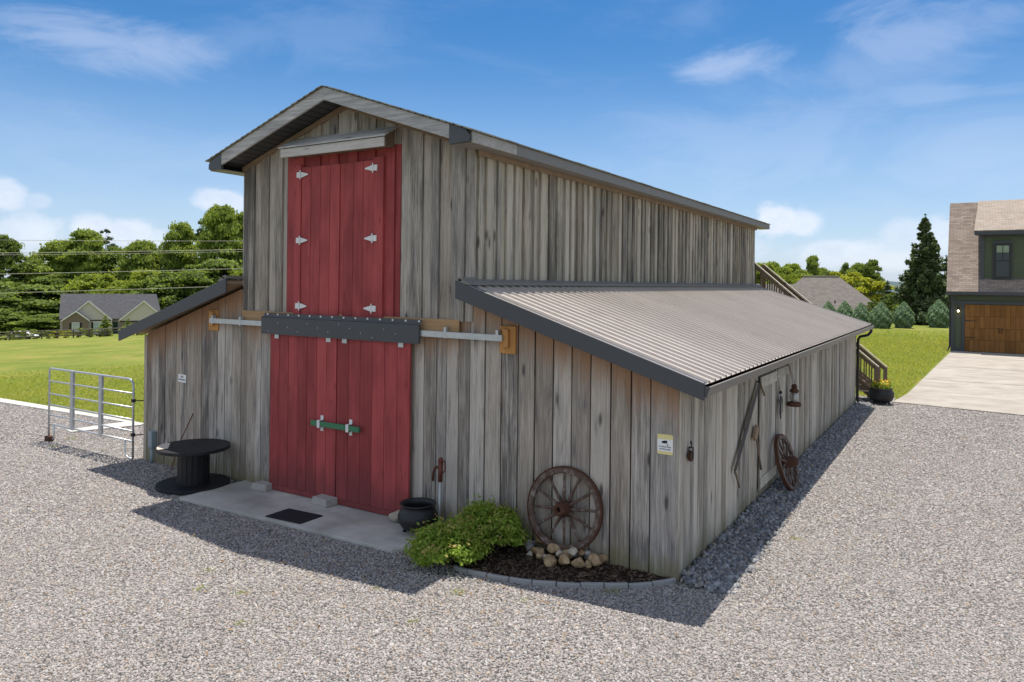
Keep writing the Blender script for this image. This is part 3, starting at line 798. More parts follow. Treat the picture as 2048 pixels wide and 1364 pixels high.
# gutter and downspout on the right
m = MB()
xg, zg = XE - .04, ZT - .326 * run - .02
for (a, b, c, d) in (((xg, zg), (xg, zg - .115), (xg + .01, zg - .115), (xg + .01, zg)), ((xg, zg - .115), (xg + .075, zg - .115), (xg + .075, zg - .105), (xg, zg - .105)), ((xg + .075, zg - .115), (xg + .115, zg - .01), (xg + .105, zg - .01), (xg + .065, zg - .105)), ((xg + .095, zg - .012), (xg + .118, zg - .012), (xg + .118, zg + .004), (xg + .095, zg + .004))):
    m.prism([(q[0], ly0 + .02, q[1]) for q in (a, b, c, d)], (0, ly1 - ly0 - .04, 0))
gut = bbuild(m, 'gutter', M['brown_metal'])
m = MB(); m.prism([(xg - .004, ly0 + .002, zg), (xg - .004, ly0 + .002, zg - .118), (xg + .078, ly0 + .002, zg - .118), (xg + .12, ly0 + .002, zg + .006)], (0, .02, 0)); bbuild(m, 'end_cap', M['slate'], gut); m = MB(); m.prism([(xg - .004, ly1 - .03, zg), (xg - .004, ly1 - .03, zg - .118), (xg + .078, ly1 - .03, zg - .118), (xg + .12, ly1 - .03, zg + .006)], (0, .02, 0))
bbuild(m, 'end_cap', M['slate'], gut)
m = MB()
yd = L + .10
m.tube([(xg + .05, yd, zg - .11), (xg + .045, yd, zg - .20), (xg - .04, yd, zg - .30), (.10, yd, zg - .36), (.05, yd, zg - .46), (.045, yd, .22), (.06, yd, .12), (.2, yd - .02, .05)], .042, 10)
bbuild(m, 'downspout', M['dark_metal'], smooth=True)
# --- header board, track, track cover
m = MB(); m.box(-8.0, -3.26, -.085, -.050, 2.875, 3.065); bbuild(m, 'header_board', M['wood_fresh'], bevel=.003)
m = MB(); m.hexa([(-8.80, -.165, 2.815), (-2.48, -.165, 2.800), (-2.48, -.10, 2.800), (-8.80, -.10, 2.815), (-8.80, -.165, 2.900), (-2.48, -.165, 2.885), (-2.48, -.10, 2.885), (-8.80, -.10, 2.900)])
track = bbuild(m, 'door_track', M['galv'], smooth=False)
for x in (-7.95, -3.45, -8.72, -2.56):
    m = MB(); m.box(x - .022, x + .022, -.170, -.09, 2.795, 2.955); bbuild(m, 'track_bracket', M['galv'], track, bevel=.003)
for x, z in ((-8.82, 2.86), (-2.45, 2.815)):
    m = MB(); m.box(x - .13, x + .13, -.065, -.028, z - .19, z + .19); m.box(x - .05, x + .04, -.12, -.065, z - .10, z + .15)
    bbuild(m, 'track_end_block', M['wood_orange'], bevel=.004)
m = MB()
x0, x1 = -7.34, -3.90
m.box(x0, x1, -.205, -.199, 2.69, 2.975)
m.hexa([(x0, -.205, 2.970), (x1, -.205, 2.970), (x1 + .04, -.178, 3.0), (x0 + .05, -.178, 3.0), (x0, -.205, 2.976), (x1, -.205, 2.976), (x1 + .04, -.178, 3.006), (x0 + .05, -.178, 3.006)])
m.box(x0 + .05, x1 + .04, -.182, -.176, 3.0, 3.045)
m.box(x0 - .003, x0 + .003, -.20, -.17, 2.695, 2.97); m.box(x1 - .003, x1 + .003, -.20, -.17, 2.695, 2.97)
cover = bbuild(m, 'track_cover', M['slate'])
for i in range(14):
    m = MB(); x = x0 + .14 + i * (x1 - x0 - .1) / 13.2
    m.lathe([(.0, -.192), (.016, -.191), (.016, -.180)], 8, (x, 0, 3.024), 'y'); bbuild(m, 'bolt', M['hinge'], cover)
for i in range(13):
    m = MB(); m.lathe([(.0, -.2095), (.007, -.209), (.007, -.204)], 6, (x0 + .18 + i * .235, 0, 2.74 + .2 * ((i * 37 % 10) / 10)), 'y'); bbuild(m, 'screw', M['hinge'], cover)
# --- sliding doors
def sdoor(x0, x1, n, seed):
    random.seed(seed); m = MB(); w = (x1 - x0) / n
    for i in range(n):
        rr = random.random(); cs = [(rr, 2, 0, 1)] * 4 + [(rr, 0, 2.7, 1)] * 4
        m.box(x0 + i * w + .003, x0 + (i + 1) * w - .003, -.152 - random.uniform(0, .005), -.115, .14, 2.76, cs)
    m.box(x0, x1, -.163, -.11, .055, .138, [(random.random(), 2, .0, 1)] * 8)
    o = bbuild(m, 'sliding_door', M['red'], bevel=.003)
    for x in (x0 + .17, x1 - .17):
        m = MB(); m.box(x - .05, x + .05, -.172, -.16, 2.62, 2.78); bbuild(m, 'door_hanger', M['galv'], o)
    return o
sd1 = sdoor(-7.16, -5.607, 7, 3); sd2 = sdoor(-5.593, -4.10, 6, 4)
# white kick of the left return (door edge trim)
m = MB(); m.box(-6.08, -5.03, -.245, -.200, 1.262, 1.345); bar = bbuild(m, 'latch_bar', M['green'], bevel=.004)
for x in (-5.90, -5.27):
    m = MB(); m.box(x - .028, x + .028, -.252, -.246, 1.25, 1.357); m.box(x - .028, x + .028, -.252, -.16, 1.357, 1.363); m.box(x - .028, x + .028, -.252, -.16, 1.244, 1.25)
    m.box(x - .03, x + .03, -.168, -.160, 1.363, 1.43); m.box(x - .03, x + .03, -.168, -.160, 1.18, 1.244)
    bbuild(m, 'latch_bracket', M['hinge'], bar)
# --- plank door in the side wall
m = MB()
random.seed(9)
for i in range(4):
    a = 3.86 + i * .275
    m.box(.022, .046, a, a + .269, .22, 2.10, [(random.random(), 3, 3, 1)] * 8)
for i in range(4):
    a = 5.01 + i * .255
    m.box(.022, .050, a, a + .250, .18, 2.12, [(random.random(), 3, 3, 1)] * 8)
sd_ = bbuild(m, 'side_door', M['wood_side'], bevel=.003)
for q4 in ((.047, .072, 3.83, 4.96, 1.92, 2.10), (.047, .072, 3.85, 4.96, .26, .42), (.051, .070, 5.03, 6.02, 1.95, 2.11)):
    m = MB(); m.box(*q4); bbuild(m, 'batten', M['wood_batten'], sd_, bevel=.003)

# ------------------------------------------------------------------ things at the front of the barn
def plaque(name, label, w, h, loc, rot, mats, lines, band=None):
    m = MB(); r = min(w, h) * .1; pts = []
    for cx, cz, a0 in ((w / 2 - r, h / 2 - r, 0), (-w / 2 + r, h / 2 - r, 90), (-w / 2 + r, -h / 2 + r, 180), (w / 2 - r, -h / 2 + r, 270)):
        for k in range(4): t = R(a0 + k * 30); pts.append((cx + r * math.cos(t), 0, cz + r * math.sin(t)))
    m.prism(pts, (0, -.004, 0))
    o = m.build(name, mats[0]); o.location = loc; o.rotation_euler = rot; tag(o, label, 'sign')
    for (txt, size, z) in lines:
        cu = bpy.data.curves.new('lettering', 'FONT'); cu.body = txt; cu.size = size; cu.align_x = 'CENTER'; cu.align_y = 'CENTER'; cu.extrude = .0006; cu.offset = size * .02
        cu.materials.append(M['ink'])
        tmp = bpy.data.objects.new('lettering_curve', cu); me_ = bpy.data.meshes.new_from_object(tmp); bpy.data.objects.remove(tmp)
        t = link('lettering', me_, o); t.location = (0, -.0062, z); t.rotation_euler = (R(90), 0, 0)
    return o
ys = plaque('security_sign', 'white and pale yellow security camera sign near the barn corner', .20, .245, (-.175, -.032, 1.65), (0, 0, 0), [M['yellow']], [('24 HOUR VIDEO', .0215, -.030), ('SURVEILLANCE', .0215, -.060)])
m = MB(); m.box(-.098, .098, -.0052, -.0040, -.085, .062); m.build('white_panel', M['white'], ys)
m = MB()
m.prism([(-.045, -.0054, .018), (-.04, -.0054, .036), (-.005, -.0054, .048), (.028, -.0054, .048), (.028, -.0054, .018), (-.015, -.0054, .010)], (0, -.001, 0)); m.prism([(.018, -.0054, .006), (.024, -.0054, .010), (.045, -.0054, -.014), (.036, -.0054, -.016)], (0, -.001, 0))
m.build('camera_symbol', M['ink'], ys)
plaque('notice_sign', 'small white notice with two lines of print left of the track', .24, .15, (-9.77, -.03, 1.715), (0, R(2), 0), [M['white']], [('NO', .052, .028), ('TRESPASSING', .034, -.028)])
# leaning stick
m = MB(); m.tube([(-9.42, -.035, 1.08), (-9.65, -.14, .55), (-9.80, -.22, .02)], .009, 6); tag(m.build('wooden_stick', M['redbrown']), 'thin reddish brown stick leaning on the wall behind the spool', 'stick')
# electrical box
t = thing('electrical_box', 'grey conduit and box fixed low at the left barn corner', 'conduit', (-10.62, -.09, 0))
m = MB(); m.box(-.06, .06, -.05, .06, .30, .62); m.build('box', M['greybox'], t, bevel=.01)
m = MB(); m.tube([(0, 0, -.05), (0, 0, .30)], .03, 10); m.build('conduit', M['greybox'], t, smooth=True)
# cable spool table
sp = thing('spool_table', 'black painted cable spool used as a round table', 'table', (-8.50, -.66, .02))
def disc(z0, z1, r):
    m = MB(); n = 56
    # planks across the disc
    edges = np.linspace(-r, r, 7)
    for a, b in zip(edges[:-1], edges[1:]):
        a2, b2 = a + .002, b - .002; pts = []
        xs = np.linspace(a2, b2, 7)
        for x in xs: pts.append((x, -math.sqrt(max(r * r - x * x, 0)), z0))
        for x in xs[::-1]: pts.append((x, math.sqrt(max(r * r - x * x, 0)), z0))
        clean = []
        for p in pts:
            if not clean or (Vector(p) - Vector(clean[-1])).length > 1e-4: clean.append(p)
        m.prism(clean, (0, 0, z1 - z0))
    return m
disc(.63, .685, .60).build('top', M['black'], sp, bevel=.004)
disc(0, .05, .60).build('base', M['black'], sp, bevel=.004)
m = MB(); n = 18
for i in range(n):
    a0, a1 = 2 * math.pi * (i + .04) / n, 2 * math.pi * (i + .96) / n; r0, r1 = .20, .265
    m.prism([(r0 * math.cos(a0), r0 * math.sin(a0), .05), (r1 * math.cos(a0), r1 * math.sin(a0), .05), (r1 * math.cos(a1), r1 * math.sin(a1), .05), (r0 * math.cos(a1), r0 * math.sin(a1), .05)], (0, 0, .58))
m.build('drum', M['black'], sp)
m = MB(); m.lathe([(.045, .68), (.045, .69), (.02, .69), (.02, .68)], 16); m.build('hub_ring', M['black'], sp)
m = MB()
ang = [R(a) for a in range(196, 254, 6)]
pts = [(.585 * math.cos(a), .585 * math.sin(a), .687) for a in ang] + [(.585 * math.cos(ang[-1]) + .05, .585 * math.sin(ang[-1]) + .16, .687), (.585 * math.cos(ang[0]) + .06, .585 * math.sin(ang[0]) + .05, .687)]
m.prism(pts, (0, 0, .004)); o = m.build('cardboard_piece', M['paper']); o.location = sp.location; tag(o, 'tan piece of cardboard on the edge of the spool table', 'cardboard')
# paver blocks
def block(loc, s, rz, label):
    m = MB(); random.seed(int(loc[0] * -100)); a, b, c = s
    top = .86
    p = [(-a, -b, 0), (a, -b, 0), (a, b, 0), (-a, b, 0), (-a * top, -b * top, c), (a * top, -b * top, c), (a * top, b * top, c), (-a * top, b * top, c)]
    p = [tuple(q + random.uniform(-.008, .008) for q in v) for v in p]
    m.hexa(p); o = m.build('concrete_block', M['paverblock'], bevel=.016, seg=2); o.location = loc; o.rotation_euler = (0, 0, rz); tag(o, label, 'block', 'concrete blocks holding the sliding doors'); return o
block((-7.24, -.20, .045), (.19, .12, .105), R(4), 'concrete block on the pad at left foot of the red sliding doors')
block((-5.74, -.24, .045), (.20, .14, .115), R(-6), 'concrete block on the pad under the seam between the sliding doors')
def rock_mesh(seed, s, mat, name='rock', sub=3):
    bm = bmesh.new(); bmesh.ops.create_icosphere(bm, subdivisions=sub, radius=1)
    rs = np.random.default_rng(seed); dirs = rs.normal(size=(13, 3)); dirs /= np.linalg.norm(dirs, axis=1)[:, None]; cut = rs.uniform(.48, .86, 13)
    for v in bm.verts:
        p = np.array(v.co); p = p / np.linalg.norm(p)
        for d, c in zip(dirs, cut):
            q = p @ d
            if q > c: p = p - d * (q - c) * .92
        p = p * (1 + rs.normal() * .010); v.co = Vector(p * np.array(s))
    me = bpy.data.meshes.new(name); bm.to_mesh(me); bm.free(); me.materials.append(mat)
    a = me.attributes.new('bd', 'FLOAT_COLOR', 'POINT'); a.data.foreach_set('color', np.tile(np.array([rs.uniform(), 9, 9, 1], np.float32), len(me.vertices)))
    me.polygons.foreach_set('use_smooth', [True] * len(me.polygons))
    return me
o = link('rock', rock_mesh(77, (.15, .13, .12), M['rock_white'])); o.location = (-4.22, -.24, .13); tag(o, 'pale rounded stone on the pad beside the iron cauldron', 'stone')
# door mat
m = MB(); m.prism([(-6.0, -1.20, .047), (-5.30, -1.15, .047), (-5.30, -.70, .047), (-6.0, -.74, .047)], (0, 0, .014)); tag(m.build('door_mat', M['mat'], bevel=.004), 'black rubber mat lying on the concrete pad', 'doormat')
# cauldron
cau = thing('cauldron', 'black cast iron cauldron standing at right of the red doors', 'cauldron', (-3.67, -.46, .045)); cau.scale = (1.02, 1.02, .84)
m = MB(); m.lathe([(.0, .04), (.12, .05), (.22, .10), (.275, .20), (.28, .30), (.24, .40), (.215, .44), (.235, .47), (.255, .485), (.25, .50), (.235, .50), (.20, .45), (.22, .38), (.25, .28), (.24, .18), (.15, .10), (.0, .09)], 32); m.build('bowl', M['iron'], cau, smooth=True)
for k in range(3):
    a = R(90 + 120 * k); m = MB(); m.tube([(.16 * math.cos(a), .16 * math.sin(a), .10), (.19 * math.cos(a), .19 * math.sin(a), .0)], [.03, .022], 8); m.build('leg', M['iron'], cau, smooth=True)
m = MB(); m.tube([(.24, .02, .46), (.28, .06, .30), (.24, .11, .14), (.14, .16, .08)][::-1], .008, 6); m.build('handle', M['iron'], cau)
# water hydrant (red head on pale pole)
hy = thing('yard_hydrant', 'rusty red hydrant handle on a pale pole behind the shrubs', 'hydrant', (-3.42, -.30, -.13))
m = MB(); m.tube([(0, 0, 0), (.02, 0, .95)], .02, 10); m.build('pole', M['chrome'], hy, smooth=True)
m = MB(); m.tube([(.02, 0, .90), (.022, 0, 1.20)], [.032, .036], 10); m.lathe([(0, 1.24), (.03, 1.235), (.04, 1.20), (.036, 1.17)][::-1], 10, (.022, 0, 0)); m.build('head', M['redbrown'], hy, smooth=True)
m = MB(); m.tube([(.03, 0, 1.21), (.10, -.01, 1.20), (.115, -.01, 1.14), (.11, -.01, 1.06), (.05, -.005, 1.03)], .012, 6); m.build('handle', M['redbrown'], hy, smooth=True)
m = MB(); m.tube([(.0, 0, 1.10), (-.06, -.02, 1.09), (-.085, -.025, 1.02), (-.09, -.03, .90)], [.024, .022, .02, .02], 8); m.build('spout', M['rust'], hy, smooth=True)
# wagon wheels
def wagon_wheel(label, loc, rot, rad):
    w = thing('wagon_wheel', label, 'wheel', loc, group='old wagon wheels leaning on the barn', rot=rot)
    s = rad / .54
    m = MB(); m.lathe([(.455 * s, -.032), (.515 * s, -.032), (.522 * s, -.02), (.522 * s, .02), (.515 * s, .032), (.455 * s, .032), (.448 * s, .02), (.448 * s, -.02), (.455 * s, -.032)], 64, axis='y'); m.build('rim', M['wheelwood'], w, smooth=False)
    m = MB(); m.lathe([(.523 * s, -.030), (.54 * s, -.030), (.54 * s, .030), (.523 * s, .030), (.523 * s, -.030)], 64, axis='y'); m.build('tyre', M['rust'], w)
    m = MB()
    for k in range(12):
        a = R(30 * k + 9); c, q = math.cos(a), math.sin(a); st = -.014 if k % 2 else .014
        m.tube([(c * .07 * s, st, q * .07 * s), (c * .16 * s, st, q * .16 * s), (c * .30 * s, 0, q * .30 * s), (c * .452 * s, 0, q * .452 * s)], [.026, .024, .019, .017], 8)
    m.build('spokes', M['wheelwood'], w, smooth=True)
    m = MB(); m.lathe([(.035, -.10), (.035, -.185), (.058, -.195), (.075, -.185), (.078, -.12), (.10, -.06), (.105, .03), (.08, .07), (.0, .07)], 24, axis='y')
    m.lathe([(.0, -.09), (.035, -.10)], 24, axis='y'); m.build('hub', M['rust'], w, smooth=True)
    m = MB(); m.lathe([(.0, -.095), (.034, -.096)], 20, axis='y'); m.build('bore', M['gap'], w)
    return w
def wheelwood():
    t = NT('peeling_wheel_wood'); r, a, b = t.attr(); n = t.noise(t.co((1, 1, 1), r), 11, 7, .72); n2 = t.noise(t.co((1, 1, 1), r), 7, 3)
    c = t.mix(n2, (.060, .038, .028), (.135, .088, .064)); c = t.mix(t.math('MULTIPLY', t.step(n, .46, .68), .75), c, (.30, .26, .235)); t.bump(n, .5, .006); return t.done(c, .85)
M['wheelwood'] = wheelwood()
wagon_wheel('large old wagon wheel on a stone pile leaning on the front wall', (-1.50, -.135, .665), (R(-9), R(4), 0), .545)
wagon_wheel('old wagon wheel leaning against the barn side wall by the plank door', (.255, 4.92, .50), (R(-17), 0, R(88)), .50)
# stone pile under the wheel: every stone its own object
random.seed(31)
ROCKS = [(-2.03, -.12, .10, .10, 'g'), (-1.96, -.22, .09, .09, 'g'), (-1.86, -.10, .17, .09, 't'), (-1.80, -.30, .10, .11, 't'), (-1.74, -.16, .20, .06, 'w'), (-1.72, -.36, .07, .07, 't'), (-1.66, -.18, .17, .055, 'w'),
         (-1.64, -.37, .075, .055, 'w'), (-1.58, -.25, .16, .10, 't'), (-1.56, -.44, .09, .085, 't'), (-1.49, -.50, .085, .10, 't'), (-1.44, -.36, .17, .06, 'w'), (-1.38, -.25, .14, .09, 't'), (-1.34, -.44, .11, .115, 't'),
         (-1.28, -.30, .20, .08, 'w'), (-1.22, -.18, .16, .08, 't'), (-1.17, -.38, .10, .10, 't'), (-1.12, -.22, .19, .06, 'g'), (-1.08, -.27, .08, .08, 't'), (-1.00, -.22, .12, .125, 't'), (-.97, -.08, .11, .08, 't'), (-1.90, -.33, .05, .055, 'w'), (-1.52, -.12, .11, .09, 'g'), (-1.68, -.08, .10, .10, 't'), (-1.33, -.10, .10, .10, 'g'), (-1.15, -.08, .10, .09, 'g')]
LBL = {'t': 'tan rounded stone in the low pile under the front wagon wheel', 'g': 'grey flat stone in the low pile under the front wagon wheel', 'w': 'pale whitish stone in the low pile under the front wagon wheel'}
for i, (x, y, z, r, k) in enumerate(ROCKS):
    me = rock_mesh(100 + i, (r * .92 * random.uniform(.95, 1.25), r * .92 * random.uniform(.75, 1.0), r * random.uniform(.68, .9)), M[{'t': 'rock_tan', 'g': 'rock_grey', 'w': 'rock_white'}[k]])
    o = link('rock', me); o.location = (x, y, z); o.rotation_euler = (random.uniform(-.3, .3), random.uniform(-.3, .3), random.uniform(0, 6))
    tag(o, LBL[k], 'stone', {'t': 'tan stones of the pile', 'g': 'grey stones of the pile', 'w': 'pale stones of the pile'}[k])
# edging blocks
EP = [(-2.50, -1.17), (-2.28, -1.19), (-2.0, -1.175), (-1.72, -1.115), (-1.44, -1.045), (-1.17, -.94), (-.92, -.80), (-.68, -.66), (-.44, -.50), (-.22, -.30), (-.02, -.03)]
for i in range(len(EP) - 1):
    a, b = Vector((*EP[i], 0)), Vector((*EP[i + 1], 0)); d = (b - a); Ln = d.length - .008; ang = math.atan2(d.y, d.x)
    m = MB(); n = 6; top, bot = [], []
    pts = []
    for k in range(n + 1): u = k / n; pts.append((u * Ln, -.030 - .012 * math.sin(u * math.pi), 0))
    for k in range(n, -1, -1): u = k / n; pts.append((u * Ln, .020 - .006 * math.sin(u * math.pi), 0))
    m.prism([(p[0], p[1], -.05) for p in pts], (0, 0, .105 + random.uniform(-.008, .008)))
    o = m.build('edging_block', M['edging'], bevel=.008); o.location = a; o.rotation_euler = (random.uniform(-.04, .04), random.uniform(-.03, .03), ang)
    tag(o, 'grey concrete edging block in the curved border of the flower bed', 'edging', 'edging blocks round the flower bed')

# ------------------------------------------------------------------ plants
def leaf_cloud(pts, nrm, size, jitter=.6, elong=1.6):
    """one folded leaf quad per point"""
    n = len(pts)
    nn = nrm + RNG.normal(0, jitter, (n, 3)); nn /= np.linalg.norm(nn, axis=1)[:, None] + 1e-9
    a = np.cross(nn, RNG.normal(size=(n, 3))); a /= np.linalg.norm(a, axis=1)[:, None] + 1e-9
    b = np.cross(nn, a); s = (size * RNG.uniform(.6, 1.3, n))[:, None]
    return np.stack([pts - a * s * elong * .5, pts + b * s * .5 + nn * s * .12, pts + a * s * elong * .5, pts - b * s * .5 + nn * s * .12], 1)
def leaf_mesh(name, quads, mat, rnd=None, tip=None):
    n = len(quads); r = RNG.uniform(0, 1, n) if rnd is None else rnd
    g = np.zeros(n) if tip is None else tip
    col = np.repeat(np.stack([r, g, r * 0, r * 0 + 1], -1), 4, 0)
    return raw_mesh(name, quads.reshape(-1, 3), np.arange(4 * n).reshape(-1, 4), 4, mat, col)
def broadleaf(name, seed, h, w, base, clumps, per, leaf, mat, flat=.75, shape=1.0):
    """returns (trunk mesh, crown mesh): leaf quads on the shells of many clumps"""
    rs = np.random.default_rng(seed)
    cz = base + (h - base) * rs.beta(1.25, 1.1, clumps)
    u = (cz - base) / (h - base); prof = np.sin(np.clip(u * .86 + .12, 0, 1) * np.pi) ** .6
    ang = rs.uniform(0, 2 * np.pi, clumps); rr = w * prof * np.sqrt(rs.uniform(.12, 1, clumps)) * .86
    C = np.stack([rr * np.cos(ang), rr * np.sin(ang), cz], -1); cr = w * rs.uniform(.12, .30, clumps) * (.65 + .5 * prof)
    C[:, 2] = np.minimum(C[:, 2], h - cr * .75)
    Q, RN = [], []
    for c, r_ in zip(C, cr):
        d = rs.normal(size=(per, 3)); d /= np.linalg.norm(d, axis=1)[:, None]; stray = 1 + (rs.uniform(0, 1, per) > .8) * rs.uniform(.1, .6, per); d[:, 2] = np.abs(d[:, 2]) * .9 + d[:, 2] * .1 * 1 - .12
        rad = r_ * (.62 + .45 * rs.beta(2, 1.2, per)); p = c + d * (rad * stray)[:, None] * np.array([1, 1, flat])
        p += rs.normal(0, r_ * .06, p.shape)
        Q.append(leaf_cloud(p, d, leaf * (1 + 0 * rad), .55)); RN.append(np.clip(rs.normal(rs.uniform(.1, .9), .2, per), 0, 1))
    crown = leaf_mesh('crown', np.concatenate(Q), mat, np.concatenate(RN))
    m = MB(); m.tube([(0, 0, -.3), (0, 0, h * .3), (w * .03, 0, h * .6), (0, w * .03, h * .85)], [h * .022, h * .018, h * .011, h * .004], 8)
    for c in C[rs.choice(clumps, min(10, clumps), False)]:
        z0 = max(h * .15, c[2] * .55); m.tube([(0, 0, z0), (c[0] * .5, c[1] * .5, (z0 + c[2]) * .52), tuple(c)], [h * .009, h * .006, h * .002], 5)
    t = m.build('trunk', M['bark'], smooth=True); tm = t.data; bpy.data.objects.remove(t)
    return tm, crown
def plant(name, label, cat, meshes, loc, rz=0, sc=1.0, group=None, sxy=1.0):
    t = thing(name, label, cat, loc, rz, group); t.scale = (sc * sxy, sc * sxy, sc)
    link('trunk', meshes[0], t); link('crown', meshes[1], t); return t
def spruce(seed, h, w, tiers, mat, drop=.25, dens=5):
    rs = np.random.default_rng(seed); Q, RN = [], []
    for i in range(tiers):
        u = (i + rs.uniform(-.3, .3)) / tiers; z = h * (.03 + .95 * u); L_ = w * (1 - u) ** .85 * rs.uniform(.85, 1.1) + .12
        for b in range(int(9 - 4 * u)):
            a = rs.uniform(0, 2 * np.pi); l = L_ * rs.uniform(.65, 1.18); n = max(int(26 * l / w + 9), 8) * dens
            s = rs.uniform(.05, 1, n) ** .8; ca, sa = math.cos(a), math.sin(a)
            side = rs.normal(0, .13 * l + .03, n) * (1.05 - s * .8); rad = s * l
            zz = z - drop * l * s + .42 * l * s ** 3 * drop * 2.2 + rs.normal(0, .05 * l + .02, n) - np.abs(side) * .3
            p = np.stack([ca * rad - sa * side, sa * rad + ca * side, zz], -1)
            d = np.stack([np.full(n, ca * .3), np.full(n, sa * .3), np.full(n, .9)], -1)
            Q.append(leaf_cloud(p, d, np.full(n, h * .016 + .02), .5, 2.4)); RN.append(np.clip(rs.normal(.5, .28, n), 0, 1))
    n = 60; p = np.stack([rs.normal(0, .05, n), rs.normal(0, .05, n), h * rs.uniform(.9, 1.0, n)], -1); Q.append(leaf_cloud(p, np.tile([0, 0, 1.], (n, 1)), np.full(n, h * .012), .8, 2.4)); RN.append(rs.uniform(0, 1, n))
    crown = leaf_mesh('crown', np.concatenate(Q), mat, np.concatenate(RN))
    m = MB(); m.tube([(0, 0, -.2), (0, 0, h * .5), (0, 0, h * .99)], [h * .02, h * .012, h * .002], 8); t = m.build('trunk', M['bark']); tm = t.data; bpy.data.objects.remove(t)
    return tm, crown
def cone_shrub(seed, h, w):
    rs = np.random.default_rng(seed); n = 9000
    u = rs.beta(1, 1.25, n); a = rs.uniform(0, 2 * np.pi, n)
    prof = w * (np.sin(np.clip(u + .16, 0, 1) * np.pi / 2 * 1.0 + np.pi / 2 * .28) ** 1.15) * (1 - u ** 2.2) ** .8
    bump = 1 + .10 * np.sin(a * 5 + u * 17 + seed) + .07 * np.sin(a * 11 - u * 23) + rs.normal(0, .045, n)
    r_ = prof * bump * rs.uniform(.8, 1.03, n) ** .6
    p = np.stack([r_ * np.cos(a), r_ * np.sin(a), h * u * 1.0 + .03], -1); d = np.stack([np.cos(a) * .8, np.sin(a) * .8, np.full(n, .6)], -1)
    crown = leaf_mesh('crown', leaf_cloud(p, d, np.full(n, .075), .5, 2.0), M['bluespruce'], np.clip(rs.normal(.5, .3, n), 0, 1))
    m = MB(); m.tube([(0, 0, -.1), (0, 0, h * .6)], [.06, .02], 6); t = m.build('trunk', M['bark']); tm = t.data; bpy.data.objects.remove(t)
    return tm, crown
def shrub(name, label, loc, rx, ry, h, n, seed, mat=None):
    rs = np.random.default_rng(seed); t = thing(name, label, 'shrub', loc)
    K = 46; ca = rs.uniform(0, 2 * np.pi, K); cr = np.sqrt(rs.uniform(0, 1, K)); C = np.stack([cr * np.cos(ca) * rx * .78, cr * np.sin(ca) * ry * .78, h * (.14 + .70 * np.sqrt(np.clip(1 - cr ** 2, 0, 1)) * rs.uniform(.6, 1.05, K))], -1)
    Q, RN, TP = [], [], []
    for c in C:
        k = n // K; d = rs.normal(size=(k, 3)); d /= np.linalg.norm(d, axis=1)[:, None]; d[:, 2] = d[:, 2] * .5 + .35
        rad = rs.uniform(.03, .17, k) * (1 + .5 * (rs.uniform(0, 1, k) > .85)); p = c + d * rad[:, None] * np.array([1, 1, 1.15]); p[:, 2] = np.maximum(p[:, 2], .03)
        Q.append(leaf_cloud(p, d + np.array([0, 0, .4]), np.full(k, .029), .6, 1.8)); RN.append(np.clip(rs.normal(rs.uniform(.3, .7), .25, k), 0, 1))
        tp = (p[:, 2] > c[2] + .09) & (rs.uniform(0, 1, k) > .55); TP.append(tp * rs.uniform(.4, 1, k) * (rs.uniform() > .35))
    link('foliage', leaf_mesh('foliage', np.concatenate(Q), mat or M['spirea'], np.concatenate(RN), np.concatenate(TP)), t)
    m = MB()
    for c in C[::2]: m.tube([(c[0] * .15, c[1] * .15, -.02), (c[0] * .6, c[1] * .6, c[2] * .55), tuple(c)], [.007, .005, .002], 5)
    m.build('stems', M['bark'], t); return t
shrub('spirea_shrub', 'bright green shrub with a yellow sunlit patch at the pad corner', (-2.68, -1.06, .0), .58, .54, .48, 11000, 3)
shrub('spirea_shrub', 'bushy green shrub against the wall left of the front wagon wheel', (-2.50, -.38, .03), .62, .40, .58, 10000, 4)

# ------------------------------------------------------------------ gate on the left
gate = thing('tube_gate', 'galvanised tube gate panel standing open beside the left barn corner', 'gate', (-11.13, -.17, 0))
GL, GZ0, GZ1 = 3.2, .37, 1.60      # runs towards -X
m = MB(); r = .16; pts = [(0, 0, .02), (0, 0, GZ1 - r)]
for k in range(1, 6): a = R(90 * k / 5); pts.append((-r + r * math.cos(a), 0, GZ1 - r + r * math.sin(a)))
pts += [(-GL + r * .5, 0, GZ1)]
for k in range(1, 5): a = R(90 * k / 4); pts.append((-GL + r * .5 - r * .5 * math.sin(a), 0, GZ1 - r * .5 + r * .5 * math.cos(a)))
pts += [(-GL, 0, .12)]
m.tube(pts, .022, 8); m.build('gate_frame', M['galv'], gate, smooth=True)
for z in (.37, .57, .80, 1.04, 1.32):
    m = MB(); m.tube([(0, 0, z), (-GL, 0, z)], .017, 8); m.build('rail', M['galv'], gate, smooth=True)
for x in (-1.15, -2.25):
    m = MB(); m.box(x - .055, x + .055, -.026, .026, GZ0 - .03, GZ1 + .012); m.build('upright', M['galv'], gate, bevel=.004)
for x, s in ((-.26, 1), (-GL + .22, -1)):
    m = MB(); m.tube([(x, 0, GZ0), (x, 0, .14), (x + s * .03, 0, .07), (x + s * .10, 0, .03), (x + s * .24, 0, .02 if s > 0 else .10)], .016, 8); m.build('leg', M['galv'], gate, smooth=True)
for z in (1.18, .50):
    m = MB(); m.tube([(0, .0, z), (.10, .05, z), (.13, .15, z)], .011, 6); m.box(-.03, .03, -.03, .03, z - .03, z + .03); m.build('hinge', M['oldsteel'], gate)
m = MB(); m.box(-.10, .10, -.06, .06, 0, .11); o = m.build('support_block', M['rust'], bevel=.01); o.location = (-14.28, -.18, .0); tag(o, 'dark brown block propping the far end of the gate', 'block')

